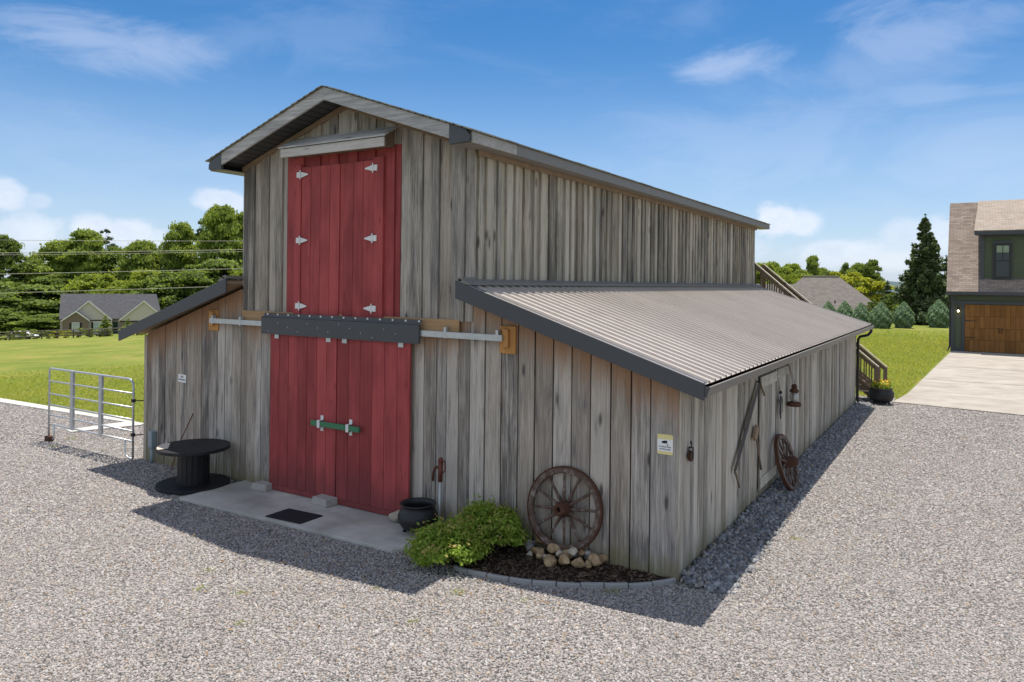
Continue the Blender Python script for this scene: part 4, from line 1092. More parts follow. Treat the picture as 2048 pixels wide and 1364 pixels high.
# ------------------------------------------------------------------ things hung on the side wall
sw_ = thing('crosscut_saw', 'long dark crosscut saw hanging slanted on the side wall', 'saw', (.062, 2.95, 1.44))
m = MB()
A, B = Vector((0, .72, .58)), Vector((0, -.72, -.58)); d = (A - B).normalized(); nrm = Vector((0, -d.z, d.y))
n = 40
for k in range(n):
    u, u2 = k / n, (k + 1) / n; q, q2 = B + (A - B) * u, B + (A - B) * u2
    h1, h2_ = .046 + .026 * math.sin(u * math.pi), .046 + .026 * math.sin(u2 * math.pi); mid = (q + q2) / 2
    m.prism([tuple(q + nrm * h1), tuple(q2 + nrm * h2_), tuple(q2 - nrm * h2_), tuple(mid - nrm * (h1 + .016)), tuple(q - nrm * h1)], (.004, 0, 0))
m.build('blade', M['oldsteel'], sw_)
for P_, e in ((A, (0, .30, -.24)), (B, (0, .22, -.26))):
    m = MB(); m.tube([tuple(P_ + Vector((.01, 0, .03))), tuple(P_ + Vector((.02, e[1], e[2])))], .016, 8); m.build('handle', M['wood_brown'], sw_, smooth=True)
m = MB(); m.tube([tuple(A + Vector((-.04, -.02, .02))), tuple(A + Vector((.03, -.02, .02)))], .012, 6); m.build('nail', M['oldsteel'], sw_)
mal = thing('hand_axe', 'old axe with brown wooden head hanging below the saw', 'axe', (.066, 3.60, 1.0))
m = MB(); m.tube([(0, -.13, .22), (0, .06, -.10), (0, .27, -.43)], [.016, .015, .018], 8); m.build('handle', M['wood_brown'], mal, smooth=True)
m = MB(); m.prism([(-.02, -.28, .20), (-.02, -.20, .12), (-.02, -.06, .19), (-.02, -.02, .30), (-.02, -.10, .37), (-.02, -.16, .34), (-.02, -.19, .26)], (.045, 0, 0)); m.build('head', M['rust_orange'] if 'rust_orange' in M else M['wood_frieze'], mal, bevel=.006)
lan = thing('lantern', 'rusty old oil lantern hanging on the side wall by the door', 'lantern', (.19, 5.86, 1.36))
m = MB(); m.lathe([(0, 0), (.125, 0), (.13, .03), (.12, .07), (.07, .085), (0, .085)], 20); m.build('base', M['rust'], lan, smooth=True)
m = MB(); m.lathe([(.055, .085), (.075, .13), (.078, .19), (.055, .25)], 20); m.build('globe', M['lamp_glass'], lan, smooth=True)
m = MB(); m.lathe([(.06, .25), (.085, .27), (.075, .31), (.05, .33), (.055, .38), (.03, .41), (0, .41)], 20); m.build('cap', M['rust'], lan, smooth=True)
m = MB()
for s in (1, -1): m.tube([(0, s * .10, .04), (0, s * .105, .2), (0, s * .08, .33)], .008, 6)
m.build('frame', M['rust'], lan)
m = MB(); m.tube([(0, .08, .36), (-.03, .07, .50), (-.12, -.02, .82)], .004, 5); m.tube([(0, -.08, .36), (-.03, -.06, .50), (-.12, -.02, .82)], .004, 5); m.build('bail', M['rust'], lan)
chm = thing('wind_chime', 'dark metal wind chime hanging on the side door', 'wind chime', (.10, 5.12, 1.30))
m = MB(); m.tube([(-.02, 0, .52), (0, 0, .30)], .004, 5); m.lathe([(0, .36), (.03, .38), (.03, .41), (0, .43)], 8); m.build('hook', M['oldsteel'], chm)
m = MB(); m.prism([(0, -.09, .20), (0, .09, .20), (0, .10, .26), (0, .03, .33), (0, -.03, .33), (0, -.10, .26)], (.02, 0, 0)); m.build('plate', M['oldsteel'], chm)
for y, z in ((-.07, .0), (-.03, -.07), (.02, -.02), (.07, .03)):
    m = MB(); m.tube([(.01, y, .20), (.01, y, z)], .012, 6); m.build('chime_tube', M['chrome'] if y in (.02,) else M['oldsteel'], chm)
pul = thing('pulley', 'rusty iron pulley hanging on the side wall near the corner', 'pulley', (.05, .27, 1.48))
m = MB(); m.lathe([(0, -.02), (.062, -.02), (.07, -.012), (.055, 0), (.07, .012), (.062, .02), (0, .02)], 20, axis='x'); m.build('pulley_wheel', M['rust'], pul, smooth=True)
m = MB(); m.box(-.028, -.022, -.02, .02, -.03, .10); m.box(.022, .028, -.02, .02, -.03, .10); m.box(-.028, .028, -.02, .02, .10, .112); m.tube([(0, 0, .11), (0, .02, .15), (0, 0, .185), (0, -.025, .16)], .009, 6); m.build('bracket', M['oldsteel'], pul)

# ------------------------------------------------------------------ staircase behind the barn
st = thing('staircase', 'brown wooden outside staircase with railings behind the barn', 'staircase', (0, 0, 0))
SY0, SY1 = 16.75, 17.95
TX, TZ, BX = -3.25, 3.25, .55        # landing at top, foot at bottom
def stz(x): return .12 + (BX - x) * .855
m = MB()
for y in (SY0 + .06, SY1 - .10):
    m.hexa([(BX, y, 0), (BX + .05, y, 0), (BX + .05, y + .04, 0), (BX, y + .04, 0), (BX, y, .28), (BX + .05, y, .24), (BX + .05, y + .04, .24), (BX, y + .04, .28)])
    m.hexa([(TX, y, stz(TX) - .32), (BX, y, -.02), (BX, y + .04, -.02), (TX, y + .04, stz(TX) - .32), (TX, y, stz(TX) + .02), (BX, y, .28), (BX, y + .04, .28), (TX, y + .04, stz(TX) + .02)])
m.build('stringer', M['wood_brown'], st)
nst = 17
for k in range(nst):
    x = BX - .03 - k * (BX - TX) / nst; z = .19 + k * (stz(TX) - .12) / nst
    m = MB(); m.box(x - .27, x + .02, SY0 + .02, SY1 - .02, z - .04, z); m.build('tread', M['wood_light'] if k < 4 else M['wood_brown'], st)
m = MB(); m.box(TX - 1.4, TX + .02, SY0 - .1, SY1, stz(TX) - .02, stz(TX) + .08); m.build('landing', M['wood_brown'], st)
for y in (SY0, SY1):
    xb, xt = (.54, TX) if y == SY0 else (.66, TX + .05)
    m = MB()
    zr = lambda x: 1.17 + (.52 - x) * .855
    m.hexa([(xt, y - .07, zr(xt) - .0), (xb + .05, y - .07, zr(xb) - .045), (xb + .05, y + .07, zr(xb) - .045), (xt, y + .07, zr(xt)), (xt, y - .07, zr(xt) + .04), (xb + .05, y - .07, zr(xb) - .005), (xb + .05, y + .07, zr(xb) - .005), (xt, y + .07, zr(xt) + .04)])
    m.build('handrail', M['wood_light'] , st)
    m = MB()
    for dz, hh in ((-.03, .13), (-.80, .09)):
        m.hexa([(xt, y - .02, zr(xt) + dz - hh), (xb, y - .02, zr(xb) + dz - hh), (xb, y + .02, zr(xb) + dz - hh), (xt, y + .02, zr(xt) + dz - hh), (xt, y - .02, zr(xt) + dz), (xb, y - .02, zr(xb) + dz), (xb, y + .02, zr(xb) + dz), (xt, y + .02, zr(xt) + dz)])
    m.build('rail', M['wood_brown'], st)
    x = xb - .16
    while x > xt:
        m = MB(); m.box(x - .018, x + .018, y + .022, y + .058, zr(x) - .9, zr(x) - .05); m.build('baluster', M['wood_brown'], st); x -= .155
    for x in (xb, xt, (xb + xt) / 2):
        m = MB(); m.box(x - .055, x + .055, y - .055, y + .055, 0 if x == xb else stz(x) - .9, zr(x) + (.0 if x == xb else -.02)); m.build('post', M['wood_brown'], st)
for y in (SY0, SY1):
    m = MB(); m.box(TX - 1.42, TX - 1.30, y - .06, y + .06, 0, 4.3); m.build('post', M['wood_brown'], st)
# planter
pln = thing('kettle_planter', 'black iron kettle planter with yellow flowers by the staircase', 'planter', (.66, 16.75, 0))
m = MB(); m.lathe([(0, .05), (.18, .05), (.30, .12), (.36, .25), (.36, .36), (.31, .46), (.33, .50), (.31, .50), (.28, .44), (0, .42)], 28); m.build('pot', M['iron'], pln, smooth=True)
for k in range(3):
    a = R(30 + 120 * k); m = MB(); m.tube([(.22 * math.cos(a), .22 * math.sin(a), .10), (.25 * math.cos(a), .25 * math.sin(a), 0)], [.035, .03], 8); m.build('leg', M['iron'], pln)
n = 420; a = RNG.uniform(0, 6.28, n); rr = .27 * np.sqrt(RNG.uniform(0, 1, n)); p = np.stack([rr * np.cos(a), rr * np.sin(a), .46 + RNG.uniform(0, .22, n)], -1)
link('foliage', leaf_mesh('foliage', leaf_cloud(p, np.tile([0, 0, 1.], (n, 1)), np.full(n, .05), .9), M['leaf_bright']), pln)
n = 110; a = RNG.uniform(0, 6.28, n); rr = .25 * np.sqrt(RNG.uniform(0, 1, n)); p = np.stack([rr * np.cos(a), rr * np.sin(a), .58 + RNG.uniform(0, .16, n)], -1)
link('blossom', leaf_mesh('blossom', leaf_cloud(p, np.tile([0, -.5, .6], (n, 1)), np.full(n, .05), .6, 1), M['flower']), pln)

# ------------------------------------------------------------------ garage house (right)
gh = thing('garage_house', 'dark green house with brown shingle roof and wooden garage door', 'house', (2.05, 40.5, 0))
GW, GD = 15.0, 9.0
m = MB(); m.box(.0, GW, .05, GD, -.1, 3.35); m.build('wall', M['garage_green'], gh)
m = MB(); m.box(-.03, .14, -.03, .05, 0, 3.3); m.box(.50, .64, -.03, .05, 0, 2.72); m.box(.14, 5.0, -.02, .05, 2.72, 2.90); m.box(-.03, .5, -.035, .05, 0, .18); m.box(-.05, GW, -.06, .05, 3.15, 3.30); m.box(4.0, 4.2, -.03, .05, 0, 2.72)
m.build('trim', M['greytrim'], gh)
m = MB()
for r_ in range(4):
    for c in range(14):
        x0 = .645 + c * .2395; m.box(x0 + .004, x0 + .2355, -.012, .045, .05 + r_ * .66 + .006, .05 + (r_ + 1) * .66 - .006, [(random.random(), 3, 3, 1)] * 8)
gdoor = m.build('garage_door', M['garage_door'], gh, bevel=.004)
m = MB()
for z in (.84, 1.78):
    m.prism([(.66, -.015, z - .03), (1.15, -.015, z - .015), (1.22, -.015, z), (1.15, -.015, z + .015), (.66, -.015, z + .03)], (0, -.01, 0)); m.prism([(3.98, -.015, z - .03), (3.5, -.015, z - .015), (3.43, -.015, z), (3.5, -.015, z + .015), (3.98, -.015, z + .03)], (0, -.01, 0))
m.build('strap_hinge', M['dark_metal'], gdoor)
m = MB()
for x in (2.26, 2.40): m.tube([(x, -.03, 1.14), (x + .02, -.06, 1.18), (x + .02, -.06, 1.36), (x, -.03, 1.40)], .018, 6)
m.build('handle', M['dark_metal'], gdoor)
lp = MB(); lp.lathe([(.0, 2.36), (.05, 2.38), (.085, 2.44), (.06, 2.52), (.02, 2.6), (0, 2.62)], 12, (.33, -.16, 0)); lp.box(.30, .36, -.14, .05, 2.5, 2.54); lo = lp.build('wall_lamp', M['dark_metal'], gh)
bulb = NT('lit_bulb'); bulb.b.inputs['Emission Color'].default_value = (1, .8, .5, 1); bulb.b.inputs['Emission Strength'].default_value = 6; bulb.done((.9, .85, .7), .4)
m = MB(); m.lathe([(0, 2.25), (.04, 2.27), (.05, 2.32), (.03, 2.37)], 12, (.33, -.16, 0)); m.build('bulb', bulb.mat, lo, smooth=True)
m = MB(); m.tube([(-.10, -.05, 3.2), (-.08, -.02, 2.9), (-.07, .0, .3), (-.16, -.06, .08), (-.2, -.2, .05)], .045, 8); m.build('downspout', M['dark_metal'], gh, smooth=True)
def slope(name, poly, mat, parent, ux, uy, th=.08):
    a, b, c = Vector(poly[0]), Vector(poly[1]), Vector(poly[2]); nn = (b - a).cross(c - a).normalized()
    m = MB(); m.prism([tuple(Vector(p) - nn * th) for p in poly], tuple(nn * th)); o = m.build(name, mat, parent); uv_planar(o, ux, uy); return o
RIDY, RIDZ = 5.0, 8.95
k_ = Vector((0, RIDY + .5, RIDZ - 3.42)).normalized()
rf = slope('roof', [(-.25, -.5, 3.42), (GW, -.5, 3.42), (GW, RIDY, RIDZ), (-.25, RIDY, RIDZ)], M['shingle_brown'], gh, (1, 0, 0), tuple(k_))
slope('roof', [(GW, RIDY * 2 + .5, 3.42), (-.25, RIDY * 2 + .5, 3.42), (-.25, RIDY, RIDZ), (GW, RIDY, RIDZ)], M['shingle_brown'], gh, (1, 0, 0), tuple(k_))
m = MB(); m.box(-.28, GW, -.56, -.48, 3.25, 3.42); m.prism([(-.2, .05, 3.3), (-.2, RIDY * 2, 3.3), (-.2, RIDY, 8.75)], (.06, 0, 0)); m.build('fascia', M['greytrim'], gh)
m = MB(); m.box(0, .1, .05, 1, 3.3, 3.35); 
# wall dormer
dm = MB(); dm.box(1.46, GW, .25, 5, 4.02, 6.75); dmo = dm.build('dormer_wall', M['shake'], gh); uv_planar(dmo, (1, 0, 0), (0, 0, 1))
m = MB(); m.box(1.37, 1.55, .19, .28, 3.95, 6.72); m.box(1.4, GW, .20, .27, 4.02, 4.16); m.box(1.6, GW, .17, .27, 6.5, 6.72); m.box(1.40, 1.46, .25, 4.2, 4.0, 6.7); m.build('dormer_trim', M['greytrim'], gh)
kd = Vector((0, 4.95, 2.15)).normalized()
slope('dormer_roof', [(1.05, -.15, 6.86), (GW, -.15, 6.86), (GW, RIDY - .1, RIDZ + .06), (1.27, RIDY - .1, RIDZ + .06)], M['shingle_tan'], gh, (1, 0, 0), tuple(kd), .1)
m = MB(); m.box(1.06, GW, -.20, -.12, 6.62, 6.80); m.prism([(1.08, -.15, 6.70), (1.08, -.15, 6.84), (1.3, RIDY - .2, RIDZ), (1.3, RIDY - .2, RIDZ - .3)], (.05, 0, 0)); m.box(1.1, GW, -.15, .24, 6.60, 6.64); m.build('dormer_fascia', M['greytrim'], gh)
def win(x, y, z0, w, h, parent, frame, glass, grid=0):
    m = MB(); b = .09
    m.box(x - b, x + w + b, y - .05, y + .02, z0 - b, z0); m.box(x - b, x + w + b, y - .05, y + .02, z0 + h, z0 + h + b); m.box(x - b, x, y - .05, y + .02, z0, z0 + h); m.box(x + w, x + w + b, y - .05, y + .02, z0, z0 + h)
    m.box(x, x + w, y - .035, y + .01, z0 + h * .48, z0 + h * .52)
    if grid: m.box(x + w / 2 - .02, x + w / 2 + .02, y - .03, y + .01, z0 + h * (.52 if grid == 1 else 0), z0 + h)
    wo = m.build('window', frame, parent)
    m = MB(); m.box(x, x + w, y - .015, y + .005, z0, z0 + h); m.build('pane', glass, wo); return wo
m = MB(); m.box(1.95, 2.85, .16, .25, 4.05, 6.28); m.build('window_casing', M['greytrim'], gh)
wo = win(2.10, .14, 4.28, .62, 1.75, gh, M['dark_metal'], M['glass_dark'], 1)
m = MB(); m.box(2.13, 2.39, .105, .122, 5.62, 6.0); m.box(2.43, 2.70, .105, .122, 5.62, 6.0); m.build('blind', plain('pale_green_blind', (.22, .28, .20), .6), wo)

# ------------------------------------------------------------------ hip roof house
hh = thing('hip_roof_house', 'low house with brown hip roof behind the round conifers', 'house', (-17.0, 86.5, -3.5), R(-7))
m = MB(); m.box(-1.5, 10.8, -1.8, 9, -1, 3.2); m.build('wall', M['tan'], hh)
A1, A2 = (1.6, 3.6, 8.35), (5.8, 3.6, 8.35)
e0, e1, f0, f1, ez = -2.5, 11.2, -2.6, 10, 3.0
slope('roof', [(e0, f0, ez), (e1, f0, ez), A2, A1], M['shingle_grey'], hh, (1, 0, 0), (0, .75, .65))
slope('roof', [(e1, f0, ez), (e1, f1, ez), A2], M['shingle_grey'], hh, (0, 1, 0), (-.7, 0, .7)); slope('roof', [(e0, f1, ez), (e0, f0, ez), A1], M['shingle_grey'], hh, (0, 1, 0), (.7, 0, .7)); slope('roof', [(e1, f1, ez), (e0, f1, ez), A1, A2], M['shingle_grey'], hh, (1, 0, 0), (0, -.75, .65))
slope('roof', [(-9, 2, 3.0), (1.0, 2, 3.0), (1.0, 6.4, 7.4), (-9, 6.4, 7.4)], M['shingle_grey'], hh, (1, 0, 0), (0, .75, .65))
m = MB(); m.lathe([(.08, 0), (.08, .5), (0, .5)], 8, (6.4, 0, 5.0)); m.lathe([(.08, 0), (.08, .45), (0, .45)], 8, (9.3, 1.3, 4.6)); m.build('vent_pipe', M['dark_metal'], hh)
m = MB(); m.tube([A1, A2], .12, 6); m.build('ridge_cap', M['shingle_moss'], hh)

# ------------------------------------------------------------------ left house
LH = (-143.8, 65.0); lz = float(H(*LH)) + .2
h2 = thing('ranch_house', 'brick and tan gabled house with dark grey roof beyond the fence', 'house', (LH[0], LH[1], lz), 1.0); h2.scale = (.88, .9, 1)
m = MB(); m.box(.35, 21.5, 3.0, 12.5, -1.2, 3.0); m.build('wall', M['tan'], h2)
kk = (0, .72, .69)
slope('roof', [(.2, 2.2, 2.9), (20.6, 2.2, 2.9), (19.3, 7.6, 7.7), (.0, 7.6, 7.7)], M['shingle_dark'], h2, (1, 0, 0), kk); slope('roof', [(20.6, 13, 2.9), (.2, 13, 2.9), (0, 7.6, 7.7), (19.3, 7.6, 7.7)], M['shingle_dark'], h2, (1, 0, 0), kk)
m = MB(); m.prism([(.35, 2.6, 2.8), (.35, 12.6, 2.8), (.35, 7.6, 7.4)], (.12, 0, 0)); m.build('gable_wall', M['tan'], h2)
def gable(x0, x1, xp, zp, y, yb, ze, mat, name):
    m = MB(); m.prism([(x0 + .2, y, -1.2), (x1 - .2, y, -1.2), (x1 - .2, y, ze), (xp, y, zp - .15), (x0 + .2, y, ze)], (0, .25, 0)); o = m.build(name, mat, h2); uv_planar(o, (1, 0, 0), (0, 0, 1))
    slope('roof', [(x0, y - .3, ze), (xp, y - .3, zp), (xp, yb, zp), (x0, yb, ze)], M['shingle_dark'], h2, (0, 1, 0), (.7, 0, .7)); slope('roof', [(xp, y - .3, zp), (x1, y - .3, ze), (x1, yb, ze), (xp, yb, zp)], M['shingle_dark'], h2, (0, 1, 0), (-.7, 0, .7))
    m = MB()
    for a, b in (((x0, ze), (xp, zp)), ((xp, zp), (x1, ze))): m.hexa([(a[0], y - .34, a[1] - .22), (b[0], y - .34, b[1] - .22), (b[0], y - .28, b[1] - .22), (a[0], y - .28, a[1] - .22), (a[0], y - .34, a[1] + .04), (b[0], y - .34, b[1] + .04), (b[0], y - .28, b[1] + .04), (a[0], y - .28, a[1] + .04)])
    m.build('gable_trim', M['whitetrim'], h2); return o
gable(.9, 6.2, 3.65, 4.55, 0, 5, 2.75, M['brick'], 'brick_gable'); gable(1.4, 10.5, 5.85, 6.45, 1.3, 6.6, 2.75, M['tan'], 'tan_gable'); gable(11.9, 21.6, 16.75, 6.5, -.6, 6.6, 2.75, M['tan'], 'garage_gable')
m = MB(); m.box(12.1, 21.4, -.64, -.60, -1.2, 2.3); o = m.build('brick_wall', M['brick'], h2); uv_planar(o, (1, 0, 0), (0, 0, 1))
m = MB(); m.box(13.2, 18.0, -.72, -.66, -1, 1.9); m.build('garage_door', M['whitetrim'], h2)
m = MB(); m.box(6.2, 10.2, 1.20, 1.29, 2.55, 2.75); m.box(12.1, 21.4, -.70, -.61, 2.35, 2.6); m.build('eave_shadow_board', M['dark_metal'], h2)
for x, y, w in ((2.95, 0, 1.25), (6.95, 1.3, 2.1)):
    wo = win(x, y - .02, .75, w, 1.5, h2, M['whitetrim'], M['pane'], 2 if w > 2 else 0)
    for sx in (x - .55, x + w + .12):
        m = MB(); m.box(sx, sx + .43, y - .06, y - .01, .68, 2.3); m.build('shutter', M['dark_metal'], h2)
m = MB(); m.box(10.55, 11.5, 2.9, 3.0, -.2, 2.2); m.build('front_door', plain('dark_green_door', (.02, .07, .05), .5), h2)
m = MB(); m.box(10.2, 10.4, 1.4, 1.6, -1, 2.7); m.build('porch_post', M['whitetrim'], h2)

# ------------------------------------------------------------------ dark rail fence far left
fn = thing('rail_fence', 'dark three rail fence across the far end of the field', 'fence', (0, 0, 0))
FA, FB = np.array([-133.5, 47.8]), np.array([-96.0, 70.5]); FL = np.linalg.norm(FB - FA); nf = int(FL / 2.44)
FP = [FA + (FB - FA) * k / nf for k in range(nf + 1)]
def fz(p): return float(H(p[0], p[1])) - .05
for p in FP:
    m = MB(); m.box(p[0] - .08, p[0] + .08, p[1] - .08, p[1] + .08, fz(p) - .2, fz(p) + 1.45); m.build('post', M['black_fence'], fn)
for hgt in (.45, .90, 1.33):
    m = MB()
    for a, b in zip(FP[:-1], FP[1:]): m.tube([(a[0] + .06, a[1] - .1, fz(a) + hgt), (b[0] + .06, b[1] - .1, fz(b) + hgt)], .075, 4)
    m.build('rail', M['black_fence'], fn)
# plants along the fence
def bushm(seed, mat, h=1.6, w=1.1): return broadleaf('b', seed, h, w, .05, 14, 90, .14, mat)
BM = [bushm(201, M['leaf_bright']), bushm(202, M['leaf']), bushm(203, M['leaf_yellow'], 1.4, 1.2), bushm(204, M['leaf'], 2.6, 1.0), spruce(205, 3.6, 1.3, 12, M['leaf_bright'], .1)]
random.seed(2)
BS = [(.02, 1, 1.0, 'low green bush'), (.085, 0, 1.0, 'rounded light green bush'), (.16, 0, 1.25, 'upright light green bush'), (.25, 1, 1.05, 'mixed green bush'), (.33, 1, .9, 'sparse green bush'), (.40, 2, 1.05, 'yellow tinged bush'), (.46, 2, .95, 'orange tinted bush'), (.53, 1, 1.0, 'grey green bush'), (.59, 0, .95, 'short green bush'), (.66, 1, 1.15, 'dense green bush'), (.80, 1, 1.1, 'dark green bush'), (.9, 0, 1.0, 'pale green bush')]
ORD = ['first', 'second', 'third', 'fourth', 'fifth', 'sixth', 'seventh', 'eighth', 'ninth', 'tenth', 'eleventh', 'twelfth', 'thirteenth', 'fourteenth', 'fifteenth', 'sixteenth', 'seventeenth', 'eighteenth', 'nineteenth', 'twentieth']
for i, (u, k, s, nm) in enumerate(BS):
    p = FA + (FB - FA) * (u * .62 + .05) + np.array([-1.3, .7]); plant('fence_bush', f'{nm} along the dark fence, {ORD[i]} from the left', 'bush', BM[k], (p[0], p[1], fz(p)), random.uniform(0, 6), s * .95, 'bushes along the far fence')
for u, s, lb in ((.475, 1.0, 'young conical tree at the fence in front of the house garage'), (.56, .82, 'smaller conical tree at the fence beside the barn eave')):
    p = FA + (FB - FA) * u + np.array([-1.6, .8]); plant('young_tree', lb, 'tree', BM[4], (p[0], p[1], fz(p)), 0, s, 'young trees at the far fence')
# white vehicle half hidden behind the fence
cp = np.array([-131.6, 53.6]); car = thing('parked_car', 'white car half hidden behind the far left fence', 'car', (cp[0], cp[1], fz(cp) - .05), .62)
m = MB(); m.prism([(-2.1, -.85, .35), (2.1, -.85, .35), (2.15, -.85, .75), (1.3, -.85, .95), (.7, -.85, 1.42), (-1.0, -.85, 1.45), (-1.8, -.85, .98), (-2.15, -.85, .85)], (0, 1.7, 0)); m.build('body', M['carpaint'], car, bevel=.08, seg=2)
m = MB(); m.prism([(1.2, -.862, .97), (.66, -.862, 1.36), (-.95, -.862, 1.38), (-1.6, -.862, .98)], (0, 1.724, 0)); m.build('window', M['glass_dark'], car)
for x in (-1.3, 1.35):
    for y in (-.86, .70): m = MB(); m.lathe([(0, 0), (.33, 0), (.33, .16), (0, .16)], 18, (x, y, .33), 'y'); m.build('wheel', M['tyre'], car)

# ------------------------------------------------------------------ overhead cables
def at(u, v, d):   # world point seen in the photo at pixel (u, v) and d metres deep
    f, hy, a = 1482.3, 566.257, .0116; x, y = u - 1024, v - hy
    x, y = x * math.cos(a) + y * math.sin(a), -x * math.sin(a) + y * math.cos(a); c, s = math.cos(YAW), math.sin(YAW); r = x / f
    return (CAM[0] + d * (-s + c * r), CAM[1] + d * (c + s * r), CAM[2] - d * y / f)
WL = [(480, 482, .02, 'topmost thin pale overhead cable crossing in front of the wood'), (506, 499, .028, 'thicker pale overhead cable, upper of the paired lines'), (510, 503, .018, 'thin pale cable just under the thick overhead line'), (548, 537, .025, 'pale overhead cable, fourth down in front of the wood'), (586, 571, .025, 'lowest pale overhead cable above the far house roof')]
for y0, y1, r_, lb in WL:
    A_, B_ = Vector(at(0, y0, 62)), Vector(at(490, y1, 62)); d = B_ - A_; pts = []
    for k in range(25):
        u = -1.6 + 4.2 * k / 24; q = A_ + d * u; q.z += (u - .0) * (u - 1.0) * .12; pts.append(tuple(q))
    m = MB(); m.tube(pts, r_ * .8, 6); tag(m.build('overhead_cable', M['wire'], smooth=True), lb, 'cable', 'overhead cables left of the barn')

# ------------------------------------------------------------------ trees
TB = [broadleaf('t', 301, 20, 7.0, 1.0, 125, 210, .40, M['leaf']), broadleaf('t', 302, 22, 6.2, 1.0, 125, 210, .40, M['leaf_dark']), broadleaf('t', 303, 18, 7.5, 1.0, 125, 210, .40, M['leaf']), broadleaf('t', 304, 14, 6.5, .5, 95, 200, .36, M['leaf_bright']), broadleaf('t', 305, 24, 5.0, 13, 22, 200, .34, M['pine_leaf'], .55), broadleaf('t', 306, 12, 6.0, .3, 95, 200, .36, M['leaf_dark'])]
TREES = [ # u, top v, depth, variant, width factor
 (-70, 470, 178, 0, 1.1, 'n'), (8, 470, 172, 1, .85, 'tall dark tree at the left end of the wood'), (70, 515, 180, 1, 1.1, 'dark tree filling the gap left of the house'), (132, 482, 178, 2, 1.0, 'broad green tree left of the tall round crown'), (172, 460, 176, 0, .9, 'tall round crowned tree above the left part of the house'), (212, 458, 186, 4, .62, 'thin pine poking above the wood near its middle'), (232, 494, 178, 1, .8, 'dark tree right of the thin pine'), (283, 482, 176, 2, .75, 'small crowned tree in the dip of the wood'), (330, 500, 180, 1, .9, 'dark tree low in the wood right of the dip'), (362, 446, 176, 0, .72, 'tall tree with tiered crown right of the dip'), (408, 440, 180, 4, .7, 'pine behind the tallest tree of the wood'), (442, 412, 174, 2, .80, 'tallest leafy tree of the wood beside the barn wall'), (488, 425, 176, 0, .85, 'tall tree cut by the upper left barn wall'), (560, 430, 178, 1, 1, 'n'),
 (20, 565, 166, 5, 1.0, 'dark lower tree at the left edge behind the fence'), (75, 570, 164, 5, 1.0, 'dark lower tree just left of the house'), (195, 548, 166, 3, .80, 'bright green tree behind the left half of the house roof'), (245, 562, 166, 3, .7, 'bright green tree behind the middle of the house roof'), (292, 540, 167, 3, .8, 'bright green tree behind the right gable of the house'), (345, 545, 165, 5, .9, 'dark lower tree right of the house'), (395, 530, 165, 1, .9, 'dark tree behind the left wing roof'), (440, 520, 164, 5, 1.0, 'dark lower tree above the left wing roof'), (478, 540, 163, 3, .7, 'bright lower tree touching the barn wall'), (120, 545, 170, 1, 1.0, 'dark tree behind the left end of the house'), (-40, 560, 165, 5, 1.1, 'n')]
TREES += [(50, 620, 158, 5, .9, 'low dark thicket tree behind the white car'), (100, 628, 152, 5, .7, 'low dark thicket tree against the house wall'), (5, 610, 157, 5, .9, 'low dark thicket tree at the left picture edge')]
HT = [20, 22, 18, 14, 24, 12]
random.seed(6)
for (u, v, d, k, wf, lb) in TREES:
    x, y, zt = at(u, v, d); g = float(H(x, y)) - .2; s = (zt - g) / HT[k]
    if lb == 'n': lb = 'leafy tree of the wood just outside the picture edge' if u < 0 else 'leafy tree of the wood hidden behind the barn'
    plant('broadleaf_tree' if k != 4 else 'pine_tree', lb, 'tree', TB[k], (x, y, g), random.uniform(0, 6), s, 'trees of the wood on the left', wf * 20 / (HT[k] * s) * (1.0 if k not in (4,) else 1))
# right side trees
RT = [(1525, 526, 122, 3, .62, 'light green tree beside the far end of the barn wall'), (1568, 535, 118, 3, .55, 'light green tree above the staircase railing'), (1600, 540, 122, 2, .4, 'green tree left of the round dark crown'), (1627, 512, 125, 0, .38, 'round grey green tree above the hip roof'), (1690, 526, 124, 1, .34, 'dark small tree right of the hip roof ridge'), (1716, 527, 126, 2, .42, 'green domed tree beyond the yellow green tree'), (1745, 519, 122, 1, .5, 'dark green domed tree beyond the yellow green tree'), (1655, 543, 128, 5, .4, 'low dark tree behind the hip roof ridge'),
 (1512, 531, 126, 2, .6, 'green tree just right of the upper barn wall corner'), (1545, 524, 130, 0, .5, 'tall pale green tree beyond the top of the staircase'), (1585, 528, 127, 3, .55, 'bright rounded tree left of the hip roof'), (1608, 548, 120, 3, .5, 'low bright tree above the left hip roof slope'), (1640, 536, 130, 2, .45, 'green tree just right of the round grey green tree'), (1703, 540, 119, 0, .4, 'green tree rising right behind the hip roof ridge end'), (1730, 530, 127, 0, .45, 'mid green domed tree between two darker ones')]
for (u, v, d, k, wf, lb) in RT:
    x, y, zt = at(u, v, d); g = float(H(x, y)) - .2; s = (zt - g) / HT[k]
    plant('broadleaf_tree', lb, 'tree', TB[k], (x, y, g), random.uniform(0, 6), s, 'far trees on the right', wf * 14 / (HT[k] * s))
YT = broadleaf('t', 320, 9, 3.4, .4, 40, 260, .26, M['leaf_yellow'])
for (u, v, d, s2, lb) in ((1700, 546, 101, 1.0, 'yellow green tree behind the hip roof slope'), (1742, 557, 99, .95, 'yellow green tree right of the hip roof'), (1668, 545, 104, .8, 'yellow green tree at the hip roof ridge end')):
    x, y, zt = at(u, v, d); g = float(H(x, y)) - .2; s = (zt - g) / 9; plant('broadleaf_tree', lb, 'tree', YT, (x, y, g), u, s, 'yellow green trees behind the hip roof', s2 / max(s, .3) * 1.0)
SPM = spruce(330, 10.5, 3.1, 38, M['spruce'], .20, 7)
x, y, zt = at(1851, 428, 74); plant('spruce_tree', 'tall dark spruce standing left of the green garage house', 'tree', SPM, (x, y, -.1), 1.0, (zt + .1) / 10.5, None, .86)
